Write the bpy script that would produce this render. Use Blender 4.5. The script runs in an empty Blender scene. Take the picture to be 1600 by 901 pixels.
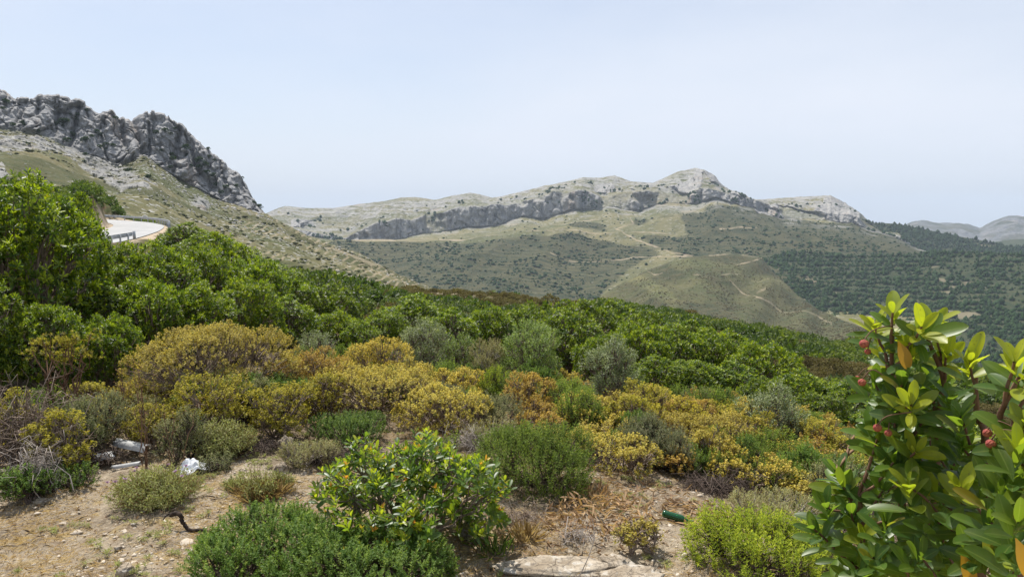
import bpy, math, random
import numpy as np
from math import radians as R_

# ------------------------------------------------------------------ basics
SC = bpy.context.scene
COL = SC.collection
F = 1164.0                       # focal length in photo pixels (1600 wide)
EYE = np.array([0.0, 0.0, 2.2])
PITCH = math.atan(105.5 / F)
CP, SP = math.cos(PITCH), math.sin(PITCH)
rng = np.random.default_rng(11)


def U(px, py, r):
    """world point seen at photo pixel (px,py) at horizontal distance r"""
    px = np.asarray(px, float); py = np.asarray(py, float); r = np.asarray(r, float)
    a = (px - 800.0) / F
    b = (450.5 - py) / F
    x = a
    y = CP + b * SP
    z = -SP + b * CP
    s = r / np.sqrt(x * x + y * y)
    return np.stack(np.broadcast_arrays(x * s, y * s, EYE[2] + z * s), -1)


def col_px(x, y):
    return 800.0 + F * x / np.maximum(y, 1e-3)


def tag(o, label=None, cat=None, group=None, kind=None):
    if label: o['label'] = label
    if cat: o['category'] = cat
    if group: o['group'] = group
    if kind: o['kind'] = kind
    return o


def empty(name, loc, rz=0.0, label=None, cat=None, group=None):
    o = bpy.data.objects.new(name, None)
    COL.objects.link(o)
    o.location = [float(v) for v in loc]; o.rotation_euler = (0, 0, rz)
    o.empty_display_size = 0.2
    return tag(o, label, cat, group)


def mesh_np(name, V, faces, mat=None, tint=None, smooth=False, zone=None, midx=None):
    """V (n,3); faces: list of int arrays (m,k) (k may differ between arrays)"""
    me = bpy.data.meshes.new(name)
    V = np.ascontiguousarray(V, np.float32)
    if not isinstance(faces, list): faces = [faces]
    faces = [np.asarray(f, np.int32) for f in faces if len(f)]
    me.vertices.add(len(V)); me.vertices.foreach_set('co', V.ravel())
    nl = sum(f.size for f in faces); nf = sum(len(f) for f in faces)
    me.loops.add(nl); me.polygons.add(nf)
    me.loops.foreach_set('vertex_index', np.concatenate([f.ravel() for f in faces]))
    tot = np.concatenate([np.full(len(f), f.shape[1], np.int32) for f in faces])
    st = np.concatenate([[0], np.cumsum(tot)[:-1]]).astype(np.int32)
    me.polygons.foreach_set('loop_start', st)
    me.polygons.foreach_set('loop_total', tot)
    if smooth: me.polygons.foreach_set('use_smooth', np.ones(nf, bool))
    for nm, arr in (('tint', tint), ('zone', zone)):
        if arr is not None:
            at = me.attributes.new(nm, 'FLOAT_COLOR', 'POINT')
            a4 = np.ones((len(V), 4), np.float32); a4[:, :arr.shape[1]] = arr
            at.data.foreach_set('color', a4.ravel())
    me.update(calc_edges=True)
    for m_ in (mat if isinstance(mat, (list, tuple)) else [mat] if mat else []): me.materials.append(m_)
    if midx is not None: me.polygons.foreach_set('material_index', np.asarray(midx, np.int32))
    return me


def link(name, me, parent=None, loc=None):
    o = bpy.data.objects.new(name, me)
    COL.objects.link(o)
    if parent is not None: o.parent = parent
    if loc is not None: o.location = [float(v) for v in loc]
    return o


def copy_tree(o, parent=None):
    c = o.copy(); COL.objects.link(c)
    c.parent = parent
    for ch in o.children: copy_tree(ch, c)
    return c

# ------------------------------------------------------------------ vector noise
def _h(i, j, k, s):
    n = (i.astype(np.int64) * 374761393 + j.astype(np.int64) * 668265263 + k.astype(np.int64) * 2147483647 + s * 974711) & 0xFFFFFFFF
    n = ((n ^ (n >> 13)) * 1274126177) & 0xFFFFFFFF
    n = ((n ^ (n >> 16)) * 2246822519) & 0xFFFFFFFF
    return ((n ^ (n >> 15)) & 0xFFFFFF) / float(0xFFFFFF)


def vnoise(P, s=0):
    P = np.asarray(P, float)
    i = np.floor(P).astype(np.int64); f = P - i
    u = f * f * f * (f * (f * 6 - 15) + 10)
    x, y, z = i[..., 0], i[..., 1], i[..., 2]
    ux, uy, uz = u[..., 0], u[..., 1], u[..., 2]
    def L(a, b, t): return a + (b - a) * t
    return 2 * L(L(L(_h(x, y, z, s), _h(x + 1, y, z, s), ux), L(_h(x, y + 1, z, s), _h(x + 1, y + 1, z, s), ux), uy),
                 L(L(_h(x, y, z + 1, s), _h(x + 1, y, z + 1, s), ux), L(_h(x, y + 1, z + 1, s), _h(x + 1, y + 1, z + 1, s), ux), uy), uz) - 1


def fbm(P, o=4, s=0, gain=.5, lac=2.03):
    P = np.asarray(P, float); a = 1.0; t = 0; n = 0
    for k in range(o):
        t = t + a * vnoise(P, s + 17 * k); n += a; a *= gain; P = P * lac + 3.7
    return t / n


def ridged(P, o=4, s=0, gain=.5):
    P = np.asarray(P, float); a = 1.0; t = 0; n = 0
    for k in range(o):
        t = t + a * (1 - 2.2 * np.abs(vnoise(P, s + 31 * k))); n += a; a *= gain; P = P * 2.03 + 5.1
    return t / n


def voro(P, s=0):
    """F1, F2-F1, cell random"""
    P = np.asarray(P, float)
    i = np.floor(P).astype(np.int64)
    d1 = np.full(P.shape[:-1], 9.0); d2 = d1.copy(); c = np.zeros(P.shape[:-1])
    for a in (-1, 0, 1):
        for b in (-1, 0, 1):
            for e in (-1, 0, 1):
                x, y, z = i[..., 0] + a, i[..., 1] + b, i[..., 2] + e
                q = np.stack([x + _h(x, y, z, s), y + _h(x, y, z, s + 1), z + _h(x, y, z, s + 2)], -1)
                d = np.sqrt(((P - q) ** 2).sum(-1)); r = _h(x, y, z, s + 3)
                m = d < d1
                d2 = np.where(m, d1, np.minimum(d2, d)); c = np.where(m, r, c); d1 = np.where(m, d, d1)
    return d1, d2 - d1, c


def sst(a, b, x):
    t = np.clip((x - a) / (b - a), 0, 1)
    return t * t * (3 - 2 * t)


def inpoly(px, py, poly):
    poly = np.asarray(poly, float); r = np.zeros(np.shape(px), bool)
    n = len(poly); j = n - 1
    for i in range(n):
        xi, yi = poly[i]; xj, yj = poly[j]
        c = ((yi > py) != (yj > py)) & (px < (xj - xi) * (py - yi) / (yj - yi + 1e-9) + xi)
        r ^= c; j = i
    return r


def dpoly(px, py, pts):
    d = np.full(np.shape(px), 1e9)
    for (x0, y0), (x1, y1) in zip(pts[:-1], pts[1:]):
        dx, dy = x1 - x0, y1 - y0
        t = np.clip(((px - x0) * dx + (py - y0) * dy) / (dx * dx + dy * dy + 1e-9), 0, 1)
        d = np.minimum(d, np.hypot(px - x0 - t * dx, py - y0 - t * dy))
    return d

# ------------------------------------------------------------------ materials
class NT:
    def __init__(s, name, volume=False):
        s.m = bpy.data.materials.new(name); s.m.use_nodes = True
        s.t = s.m.node_tree; s.t.nodes.clear()
        s.out = s.t.nodes.new('ShaderNodeOutputMaterial')
    def n(s, typ, **kw):
        nd = s.t.nodes.new(typ)
        for k, v in kw.items():
            if k.startswith('i_'):
                key = k[2:]
                key = int(key) if key.isdigit() else key.replace('_', ' ')
                s.set(nd, key, v)
            else: setattr(nd, k, v)
        return nd
    def set(s, nd, key, v):
        if isinstance(v, bpy.types.NodeSocket): s.t.links.new(v, nd.inputs[key])
        elif isinstance(v, tuple) and len(v) == 3 and nd.inputs[key].type == 'RGBA': nd.inputs[key].default_value = (*v, 1)
        else: nd.inputs[key].default_value = v
    def mix(s, f, a, b, mode='MIX'):
        nd = s.t.nodes.new('ShaderNodeMix'); nd.data_type = 'RGBA'; nd.blend_type = mode
        s.set(nd, 0, f); s.set(nd, 6, a); s.set(nd, 7, b)
        return nd.outputs[2]
    def math(s, op, a, b=0.0, c=0.0, clamp=False):
        nd = s.t.nodes.new('ShaderNodeMath'); nd.operation = op; nd.use_clamp = clamp
        s.set(nd, 0, a); s.set(nd, 1, b)
        if op == 'MULTIPLY_ADD': s.set(nd, 2, c)
        return nd.outputs[0]
    def rng(s, v, a, b, c=0.0, d=1.0):
        nd = s.t.nodes.new('ShaderNodeMapRange'); nd.interpolation_type = 'SMOOTHSTEP'
        s.set(nd, 0, v); s.set(nd, 1, a); s.set(nd, 2, b); s.set(nd, 3, c); s.set(nd, 4, d)
        return nd.outputs[0]
    def pos(s, scale=(1, 1, 1), obj=False):
        if obj: o = s.t.nodes.new('ShaderNodeTexCoord').outputs['Object']
        else: o = s.t.nodes.new('ShaderNodeNewGeometry').outputs['Position']
        mp = s.t.nodes.new('ShaderNodeMapping'); mp.inputs['Scale'].default_value = scale
        s.t.links.new(o, mp.inputs[0]); return mp.outputs[0]
    def noise(s, vec, sc, det=4.0, rough=.55):
        nd = s.t.nodes.new('ShaderNodeTexNoise')
        s.set(nd, 'Vector', vec); s.set(nd, 'Scale', sc); s.set(nd, 'Detail', det); s.set(nd, 'Roughness', rough)
        return nd.outputs[0]
    def vor(s, vec, sc, out='Distance', feature='F1'):
        nd = s.t.nodes.new('ShaderNodeTexVoronoi'); nd.feature = feature
        s.set(nd, 'Vector', vec); s.set(nd, 'Scale', sc)
        return nd.outputs[out]
    def attr(s, name):
        nd = s.t.nodes.new('ShaderNodeAttribute'); nd.attribute_name = name
        sp = s.t.nodes.new('ShaderNodeSeparateColor'); s.t.links.new(nd.outputs['Color'], sp.inputs[0])
        return sp.outputs
    def ramp(s, f, stops):
        nd = s.t.nodes.new('ShaderNodeValToRGB'); s.set(nd, 0, f)
        e = nd.color_ramp.elements
        while len(e) < len(stops): e.new(.5)
        for k, (p, c) in enumerate(stops): e[k].position = p; e[k].color = (*c, 1)
        return nd.outputs[0]
    def bump(s, h, strength, dist):
        nd = s.t.nodes.new('ShaderNodeBump'); s.set(nd, 'Height', h); s.set(nd, 'Strength', strength); s.set(nd, 'Distance', dist)
        return nd.outputs[0]
    def pbsdf(s, color, rough=.8, normal=None, spec=.3, **kw):
        nd = s.t.nodes.new('ShaderNodeBsdfPrincipled')
        s.set(nd, 'Base Color', color); s.set(nd, 'Roughness', rough); s.set(nd, 'Specular IOR Level', spec)
        if normal is not None: s.set(nd, 'Normal', normal)
        for k, v in kw.items(): s.set(nd, k.replace('_', ' '), v)
        return nd
    def surf(s, nd):
        s.t.links.new(nd.outputs[0], s.out.inputs['Surface']); return s.m


def mat_simple(name, c1, c2, scale, rough=.8, bumpd=0.0, spec=.3, det=5.0):
    t = NT(name); p = t.pos(obj=True)
    n = t.noise(p, scale, det)
    c = t.mix(t.rng(n, .35, .65), c1, c2)
    nm = t.bump(n, .6, bumpd) if bumpd else None
    return t.surf(t.pbsdf(c, rough, nm, spec))

# ------------------------------------------------------------------ world, sun, camera
SUN_EL, SUN_AZ = R_(61), R_(-30)       # azimuth from +Y towards +X (negative = left)
w = bpy.data.worlds.new("World"); SC.world = w; w.use_nodes = True
nt = w.node_tree; nt.nodes.clear()
sky = nt.nodes.new('ShaderNodeTexSky'); sky.sky_type = 'NISHITA'; sky.sun_disc = False
sky.sun_elevation = SUN_EL; sky.sun_rotation = SUN_AZ
sky.altitude = 600; sky.air_density = 1.0; sky.dust_density = 2.2; sky.ozone_density = 1.0
# thin veil of high cloud: whitens the blue, a little streaky
tc = nt.nodes.new('ShaderNodeTexCoord')
mp = nt.nodes.new('ShaderNodeMapping'); mp.inputs['Scale'].default_value = (1.0, .6, 3.2); mp.inputs['Rotation'].default_value = (0, .35, .5)
nz = nt.nodes.new('ShaderNodeTexNoise'); nz.inputs['Scale'].default_value = 1.6; nz.inputs['Detail'].default_value = 5
mr = nt.nodes.new('ShaderNodeMapRange'); mr.inputs[1].default_value = .3; mr.inputs[2].default_value = .75
mr.inputs[3].default_value = .30; mr.inputs[4].default_value = .82
mx = nt.nodes.new('ShaderNodeMix'); mx.data_type = 'RGBA'
mx.inputs[7].default_value = (6.45, 6.8, 7.55, 1)
bg = nt.nodes.new('ShaderNodeBackground'); bg.inputs[1].default_value = .105
wo = nt.nodes.new('ShaderNodeOutputWorld')
L = nt.links.new
L(tc.outputs['Generated'], mp.inputs[0]); L(mp.outputs[0], nz.inputs['Vector']); L(nz.outputs[0], mr.inputs[0])
sx = nt.nodes.new('ShaderNodeSeparateXYZ'); L(tc.outputs['Generated'], sx.inputs[0])
hz = nt.nodes.new('ShaderNodeMapRange'); hz.interpolation_type = 'SMOOTHSTEP'      # the veil thickens towards the horizon
hz.inputs[1].default_value = .0; hz.inputs[2].default_value = .38; hz.inputs[3].default_value = .32; hz.inputs[4].default_value = -.06; L(sx.outputs['Z'], hz.inputs[0])
ad = nt.nodes.new('ShaderNodeMath'); ad.operation = 'ADD'; ad.use_clamp = True; L(mr.outputs[0], ad.inputs[0]); L(hz.outputs[0], ad.inputs[1])
L(ad.outputs[0], mx.inputs[0]); L(sky.outputs[0], mx.inputs[6]); L(mx.outputs[2], bg.inputs[0]); L(bg.outputs[0], wo.inputs[0])

sl = bpy.data.lights.new('sun', 'SUN'); sl.energy = 5.0; sl.angle = R_(.5); sl.color = (1, .955, .89)
so = bpy.data.objects.new('sun', sl); COL.objects.link(so)
so.rotation_euler = (math.pi / 2 - SUN_EL, 0, -SUN_AZ + math.pi)   # checked below
sd = np.array([math.cos(SUN_EL) * math.sin(SUN_AZ), math.cos(SUN_EL) * math.cos(SUN_AZ), math.sin(SUN_EL)])
from mathutils import Vector
so.rotation_euler = Vector((-sd).tolist()).to_track_quat('-Z', 'Y').to_euler()
so.location = (0, 0, 60)

cam = bpy.data.cameras.new('camera'); co = bpy.data.objects.new('camera', cam); COL.objects.link(co)
cam.sensor_width = 36; cam.lens = 36 * F / 1600; cam.clip_end = 30000; cam.clip_start = .05
co.location = EYE.tolist(); co.rotation_euler = (math.pi / 2 - PITCH, 0, 0)
SC.camera = co
vs = SC.view_settings
vs.view_transform = 'Standard'; vs.look = 'None'; vs.exposure = 0.38; vs.gamma = 1.0; vs.use_curve_mapping = False
SC.cycles.max_bounces = 6; SC.cycles.diffuse_bounces = 3; SC.cycles.glossy_bounces = 2; SC.cycles.transmission_bounces = 4
SC.cycles.volume_bounces = 0; SC.cycles.transparent_max_bounces = 4
SC.cycles.use_denoising = True
SC.cycles.caustics_reflective = False; SC.cycles.caustics_refractive = False
SC.cycles.sample_clamp_indirect = 6
# ------------------------------------------------------------------ near ground
GT = np.array([-800, -300, 0, 100, 165, 200, 300, 400, 480, 700, 1000, 1330, 1600, 2000, 2600], float)
GR = np.array([0, 5, 9, 14, 22, 35, 60, 85, 110, 140, 200, 320, 600, 13000], float)
GZ = np.array([
    [0, 0, .1, .5, 2, 4, 8, 12, 16, 18, 14, 0, -60, -300],
    [0, 0, .1, .5, 1.4, 2.8, 5, 7, 8.5, 9, 4, -10, -60, -300],
    [0, 0, 0, .3, .8, 1.6, 3, 4.2, 5.2, 5.4, 2, -12, -60, -300],
    [0, 0, 0, .2, .4, .7, 1.4, 3.4, 5.2, 4.6, 0, -15, -60, -300],
    [0, 0, 0, .1, .2, .4, .7, 2.6, 6.2, 6.4, 0, -18, -60, -300],
    [0, 0, 0, .1, .1, .2, .2, .6, 2.2, 2.6, -1, -20, -80, -300],
    [0, 0, 0, -.1, -.3, -.6, -.9, -1, -1.2, -3, -8, -25, -110, -300],
    [0, 0, 0, -.2, -.6, -1.2, -2.4, -3.6, -4.8, -7, -13, -28, -160, -300],
    [0, 0, -.05, -.4, -1, -2, -4, -5.6, -7.2, -10, -17, -32, -170, -300],
    [0, 0, -.15, -.8, -1.7, -3.3, -5.6, -7.2, -8.6, -12, -22, -38, -170, -300],
    [0, 0, -.3, -1.0, -2.3, -4, -7, -9, -11, -15.5, -27, -45, -170, -300],
    [0, -.1, -.7, -1.6, -3.3, -5.6, -9.4, -12.6, -15.6, -20, -33, -52, -170, -300],
    [0, -.2, -.9, -2.1, -4.2, -7, -11.5, -15.2, -18.8, -23.5, -38, -56, -170, -300],
    [0, -.2, -1, -2.4, -4.8, -8, -13, -18, -22, -28, -42, -60, -170, -300],
    [0, -.2, -1, -2.4, -4.8, -8, -13, -18, -22, -28, -42, -60, -170, -300]], float)

ROADP = [(-10, 54, .1), (48, 62, .2), (108, 70, .35), (153, 78, .55), (185, 88, .8), (208, 100, 1.1), (219, 114, 1.5), (210, 127, 1.8),
         (192, 135, 2.05), (160, 141, 2.3), (120, 146, 2.6)]
_rp = np.array([[(p - 800) / F * r / math.hypot(1, (p - 800) / F), r / math.hypot(1, (p - 800) / F), z] for p, r, z in ROADP])


def catmull(P, n):
    P = np.asarray(P, float); Q = np.vstack([2 * P[0] - P[1], P, 2 * P[-1] - P[-2]]); out = []
    for i in range(1, len(Q) - 2):
        p0, p1, p2, p3 = Q[i - 1], Q[i], Q[i + 1], Q[i + 2]
        for t in np.arange(n) / n:
            out.append(.5 * (2 * p1 + (p2 - p0) * t + (2 * p0 - 5 * p1 + 4 * p2 - p3) * t * t + (3 * p1 - p0 - 3 * p2 + p3) * t ** 3))
    out.append(P[-1]); return np.array(out)


ROAD = catmull(_rp, 8)


def road_near(x, y):
    sh = np.shape(x); d = np.full(sh, 1e9); z = np.zeros(sh)
    for a, b in zip(ROAD[:-1], ROAD[1:]):
        e = b - a; L2 = e[0] ** 2 + e[1] ** 2
        t = np.clip(((x - a[0]) * e[0] + (y - a[1]) * e[1]) / L2, 0, 1)
        q = np.hypot(x - a[0] - t * e[0], y - a[1] - t * e[1])
        z = np.where(q < d, a[2] + t * e[2], z); d = np.minimum(d, q)
    return d, z


def gz(x, y, fine=False):
    x = np.asarray(x, float); y = np.asarray(y, float)
    r = np.hypot(x, y)
    az = np.degrees(np.arctan2(x, y))
    t = 800 + F * np.tan(np.radians(np.clip(az, -55, 58)))
    ti = np.clip(np.searchsorted(GT, t) - 1, 0, len(GT) - 2)
    ri = np.clip(np.searchsorted(GR, r) - 1, 0, len(GR) - 2)
    ft = np.clip((t - GT[ti]) / (GT[ti + 1] - GT[ti]), 0, 1); fr = np.clip((r - GR[ri]) / (GR[ri + 1] - GR[ri]), 0, 1)
    ft = .5 * ft + .5 * ft * ft * (3 - 2 * ft)
    z = (GZ[ti, ri] * (1 - fr) + GZ[ti, ri + 1] * fr) * (1 - ft) + (GZ[ti + 1, ri] * (1 - fr) + GZ[ti + 1, ri + 1] * fr) * ft
    wb = sst(60, 115, np.abs(az)) * (1 - sst(500, 2000, r))
    z = z * (1 - wb)
    P = np.stack([x, y, np.zeros_like(x)], -1)
    z = z + .35 * fbm(P / 9.0, 3, 5) * sst(10, 40, r) * (1 - sst(900, 2000, r))
    d, rz = road_near(x, y)
    k = 1 - sst(3.3, 5.4, d)
    z = z * (1 - k) + (rz - .06) * k
    if fine:
        n = 1 - sst(18, 60, r)
        z = z + n * (.04 * fbm(P * 1.3, 3, 9) + .03 * fbm(P * 5, 3, 19) + .018 * np.maximum(0, fbm(P * 16, 2, 29)))
        z = z + .5 * fbm(P / 2.6, 3, 7) * sst(14, 40, r) * sst(5, 10, d) * (1 - sst(300, 900, r))
    return z


def gpt(px, r):
    s = (px - 800) / F; y = r / math.hypot(1, s); x = s * y
    return np.array([x, y, float(gz(np.array([x]), np.array([y]))[0])])


def gray(px, py):
    """where the sight line of a photo pixel meets the ground (used for laying small things out)"""
    rs = np.geomspace(2.5, 160, 3000); P = U(np.full_like(rs, px), np.full_like(rs, py), rs)
    h = P[:, 2] - gz(P[:, 0], P[:, 1]); i = int(np.argmax(h < 0)); return P[i]


# ground material: straw-coloured stony dirt, darker litter under the scrub, tan verge
t = NT('ground_dirt')
p = t.pos(); zn = t.attr('zone')
n1 = t.noise(p, 1.1, 5); n2 = t.noise(p, 9, 6, .7); n3 = t.noise(p, 45, 4, .7)
v = t.vor(p, 38, 'Color')
sv = t.n('ShaderNodeSeparateColor'); t.t.links.new(v, sv.inputs[0])
dirt = t.mix(t.rng(n1, .36, .64), (.26, .208, .145), (.385, .322, .235))
dirt = t.mix(t.math('MULTIPLY', t.rng(n2, .45, .7), .75), dirt, (.20, .135, .08))
dirt = t.mix(t.math('MULTIPLY', t.rng(n3, .52, .72), .8), dirt, (.56, .47, .33))
dirt = t.mix(t.math('MULTIPLY', t.rng(sv.outputs[0], .93, .97), .6), dirt, (.56, .49, .38))
dirt = t.mix(t.math('MULTIPLY', t.rng(t.noise(p, 5.2, 6, .75), .52, .68), .75), dirt, (.15, .10, .06))
dirt = t.mix(t.math('MULTIPLY', t.rng(t.noise(p, 3.1, 4), .55, .66), .5), dirt, (.40, .29, .11))
lit = t.mix(t.rng(n2, .35, .65), (.12, .09, .055), (.27, .21, .14))
lit = t.mix(t.math('MULTIPLY', t.rng(n3, .5, .68), .6), lit, (.36, .29, .20))
scrub = t.mix(t.rng(t.noise(p, .35, 6, .65), .35, .65), (.055, .06, .022), (.13, .088, .045))
scrub = t.mix(t.rng(t.noise(p, .9, 5, .7), .5, .62), scrub, (.07, .085, .03))
c = t.mix(zn[1], lit, scrub)
c = t.mix(zn[0], c, dirt)
c = t.mix(zn[2], c, t.mix(t.rng(n2, .35, .65), (.36, .27, .18), (.50, .42, .31)))
h = t.math('ADD', t.math('MULTIPLY', n3, .5), n2)
M_ground = t.surf(t.pbsdf(c, .95, t.bump(h, 1.0, .045), .1))

az = np.concatenate([np.arange(-180, -44, 3.0), np.arange(-44, 44, .11), np.arange(44, 180.1, 3.0)])
az[-1] = 180
rr = np.concatenate([[0.02], np.geomspace(.8, 3, 60), np.geomspace(3.03, 9, 420), np.geomspace(9.1, 30, 200), np.geomspace(31, 340, 240), np.geomspace(370, 13000, 40)])
A, RR = np.meshgrid(np.radians(az), rr, indexing='ij')
X, Y = RR * np.sin(A), RR * np.cos(A)
Z = gz(X, Y, True)
TT = np.where(Y > 0, col_px(X, Y), np.where(X < 0, -900, 2600))
edge = np.interp(TT, [-300, 0, 300, 480, 600, 760, 900, 1050, 1150, 1600], [8.2, 7.6, 7.4, 7.2, 6.4, 6.0, 6.0, 6.4, 5.6, 4.5])
PP = np.stack([X, Y, Z * 0], -1)
bare = 1 - sst(-.5, .6, RR - edge + .9 * fbm(PP / .9, 3, 3))
far = sst(11, 16, RR)
dr, _ = road_near(X, Y)
verge = (1 - sst(3.5, 4.6, dr + 1.2 * fbm(PP / 3, 3, 44)))
bank = sst(.35, .6, fbm(PP / 7, 4, 77)) * sst(40, 60, RR) * (1 - sst(120, 170, RR)) * .0
patch = sst(.30, .42, fbm(PP / 11, 4, 78)) * sst(25, 40, RR) * (1 - sst(200, 300, RR)) * .55 * sst(330, 420, TT)
zone = np.stack([bare, far, np.maximum(verge, patch)], -1).reshape(-1, 3)


def grid_faces(n, m):
    i = np.arange(n * m).reshape(n, m)
    return np.stack([i[:-1, :-1], i[1:, :-1], i[1:, 1:], i[:-1, 1:]], -1).reshape(-1, 4)


V = np.stack([X, Y, Z], -1).reshape(-1, 3)
me = mesh_np('ground', V, grid_faces(*X.shape)[:, ::-1], M_ground, zone=zone, smooth=True)
tag(link('ground', me), 'dry straw coloured dirt falling away as a scrubby slope', 'ground', kind='structure')

# road: pale concrete-grey ribbon with an edge line
t = NT('road_asphalt'); p = t.pos()
c = t.mix(t.rng(t.noise(p, .5, 5), .35, .65), (.30, .30, .295), (.38, .378, .37))
c = t.mix(t.math('MULTIPLY', t.rng(t.noise(p, 12, 3), .5, .7), .3), c, (.33, .33, .32))
M_road = t.surf(t.pbsdf(c, .85, None, .3))
M_line = mat_simple('road_paint', (.74, .74, .72), (.62, .62, .60), 3, .7)
dd = np.gradient(ROAD[:, :2], axis=0); dd /= np.linalg.norm(dd, axis=1)[:, None]
NRM = np.stack([dd[:, 1], -dd[:, 0]], -1)       # to the right of travel


def ribbon(o0, o1, dz):
    a = np.concatenate([ROAD[:, :2] + NRM * o0, ROAD[:, 2:] + dz], 1); b = np.concatenate([ROAD[:, :2] + NRM * o1, ROAD[:, 2:] + dz], 1)
    return np.stack([a, b], 1).reshape(-1, 3), grid_faces(len(ROAD), 2)


V, f = ribbon(-3.1, 3.1, .02)
tag(link('road', mesh_np('road', V, f[:, ::-1], M_road)), kind='structure')
for o in ():
    V, f = ribbon(o - .07, o + .07, .026)
    tag(link('road_marking', mesh_np('road_marking', V, f[:, ::-1], M_line)), kind='structure')

# ------------------------------------------------------------------ terrain sheets
def sheet(name, px, lines, segs, smooth_rows=6):
    """lines: list of (poly px->py, r or poly px->r); returns PX,PY,R grids (cols x rows)"""
    py, rr_ = [], []
    for pl, r in lines:
        pl = np.asarray(pl, float); py.append(np.interp(px, pl[:, 0], pl[:, 1]))
        if np.isscalar(r): rr_.append(np.full(len(px), float(r)))
        else:
            r = np.asarray(r, float); rr_.append(np.interp(px, r[:, 0], r[:, 1]))
    Y_, R__, K = [], [], []
    for k, n in enumerate(segs):
        for t_ in np.arange(n) / n:
            Y_.append(py[k] * (1 - t_) + py[k + 1] * t_); R__.append(rr_[k] * (1 - t_) + rr_[k + 1] * t_); K.append(k + t_)
    Y_.append(py[-1]); R__.append(rr_[-1]); K.append(len(segs))
    PY, RG, KK = np.array(Y_).T, np.array(R__).T, np.array(K)
    PX = np.repeat(px[:, None], PY.shape[1], 1)
    return PX, PY, RG, np.repeat(KK[None], len(px), 0)


def boxs(A_, n, axis):
    if n < 2: return A_
    k = np.ones(n) / n
    pad = [(0, 0), (0, 0)]; pad[axis] = (n // 2, n - 1 - n // 2)
    B = np.pad(A_, pad, mode='edge')
    return np.apply_along_axis(lambda v: np.convolve(v, k, 'valid'), axis, B)


def push(P, dr_):
    """move along the horizontal line of sight by dr_ (positive = away)"""
    r = np.hypot(P[..., 0], P[..., 1]); s = (r + dr_) / r
    Q = P.copy(); Q[..., 0] *= s; Q[..., 1] *= s; return Q


def rock_mat(name, dark=(.22, .218, .218), light=(.36, .355, .345), fs=1.0, grassA=(.105, .10, .042), grassB=(.21, .175, .075), shrubA=(.032, .042, .017), shrubB=(.075, .068, .032), top=.5):
    """zone: R rock wall, G dark shrub cover, B bare earth, A unused; otherwise grass with pale stones"""
    t = NT(name); p = t.pos(); zn = t.attr('zone'); tn = t.attr('tint')
    n1 = t.noise(p, .022 / fs, 6, .6); n2 = t.noise(p, .11 / fs, 6, .65); n3 = t.noise(p, .5 / fs, 4, .7)
    pv = t.pos((1, 1, .22)); ns = t.noise(pv, .16 / fs, 6, .7)
    rock = t.mix(t.rng(ns, .36, .62), dark, light)
    rock = t.mix(t.math('MULTIPLY', t.rng(n3, .5, .68), .6), rock, (.40, .39, .37))
    rock = t.mix(t.math('MULTIPLY', t.rng(t.noise(t.pos((1, 1, .08)), .3 / fs, 5, .7), .54, .66), .55), rock, (.12, .12, .12))
    rock = t.mix(t.math('MULTIPLY', t.rng(t.noise(pv, .05 / fs, 4), .58, .70), .45), rock, (.33, .245, .17))
    rock = t.mix(t.math('MULTIPLY', t.rng(n2, .6, .68), .7), rock, (.06, .065, .045))
    grass = t.mix(t.rng(n1, .36, .64), grassA, grassB)
    grass = t.mix(t.math('MULTIPLY', t.rng(n2, .5, .66), .7), grass, (.07, .075, .03))
    vv = t.vor(p, .28 / fs)
    stones = t.math('MULTIPLY', t.rng(vv, .42, .30), tn[0])
    grass = t.mix(t.math('MULTIPLY', stones, t.rng(n3, .42, .6)), grass, (.42, .41, .385))
    shrub = t.mix(t.rng(n2, .38, .62), shrubA, shrubB)
    shrub = t.mix(t.math('MULTIPLY', t.rng(n3, .5, .66), .6), shrub, (.10, .082, .042))
    bare = t.mix(n2, (.36, .27, .18), (.48, .40, .29))
    c = t.mix(zn[1], grass, shrub)
    c = t.mix(zn[0], c, rock)
    c = t.mix(zn[2], c, bare)
    h = t.math('ADD', n2, t.math('MULTIPLY', n3, .5))
    return t.surf(t.pbsdf(c, .95, t.bump(h, .7, 3.0 * fs), .1))


def emit_sheet(name, P, zone, tint, mat, label):
    sk = P[:, :1].copy(); sk[..., 2] -= 140          # buried foot
    P = np.concatenate([sk, P], 1); zone = np.concatenate([zone[:, :1], zone], 1); tint = np.concatenate([tint[:, :1], tint], 1)
    me = mesh_np(name, P.reshape(-1, 3), grid_faces(*P.shape[:2])[:, ::-1], mat, zone=zone.reshape(-1, zone.shape[-1]), tint=tint.reshape(-1, tint.shape[-1]), smooth=True)
    o = link(name, me); tag(o, label, 'mountain', kind='structure'); return o


# --- grey cliff ridge on the left
px = np.arange(-420, 730, 1.15)
foot = [(-420, 120), (-200, 160), (0, 198), (60, 206), (130, 240), (185, 255), (225, 240), (250, 262), (300, 292), (350, 316), (400, 335), (415, 339), (455, 355), (490, 372), (560, 397), (640, 434), (730, 478)]
ctop = [(-420, 40), (-200, 90), (0, 152), (25, 161), (50, 159), (75, 156), (105, 158), (125, 165), (150, 176), (175, 177), (190, 192), (212, 190), (225, 185), (240, 180), (255, 184), (285, 203), (330, 243), (368, 272), (385, 292), (400, 322), (413, 337), (455, 354.5), (490, 371.5), (560, 396.5), (640, 433.5), (730, 477)]
crest = [(-420, 20), (-200, 70), (0, 139), (22, 154), (50, 157), (65, 152), (80, 153), (105, 154), (125, 160), (150, 173), (175, 173), (188, 188), (212, 186), (225, 180), (240, 176), (257, 180), (285, 199), (330, 240), (368, 268), (385, 289), (400, 319), (413, 335), (455, 354), (490, 371), (560, 396), (640, 433), (730, 476)]
back = [(a, b + 70) for a, b in crest]
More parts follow.
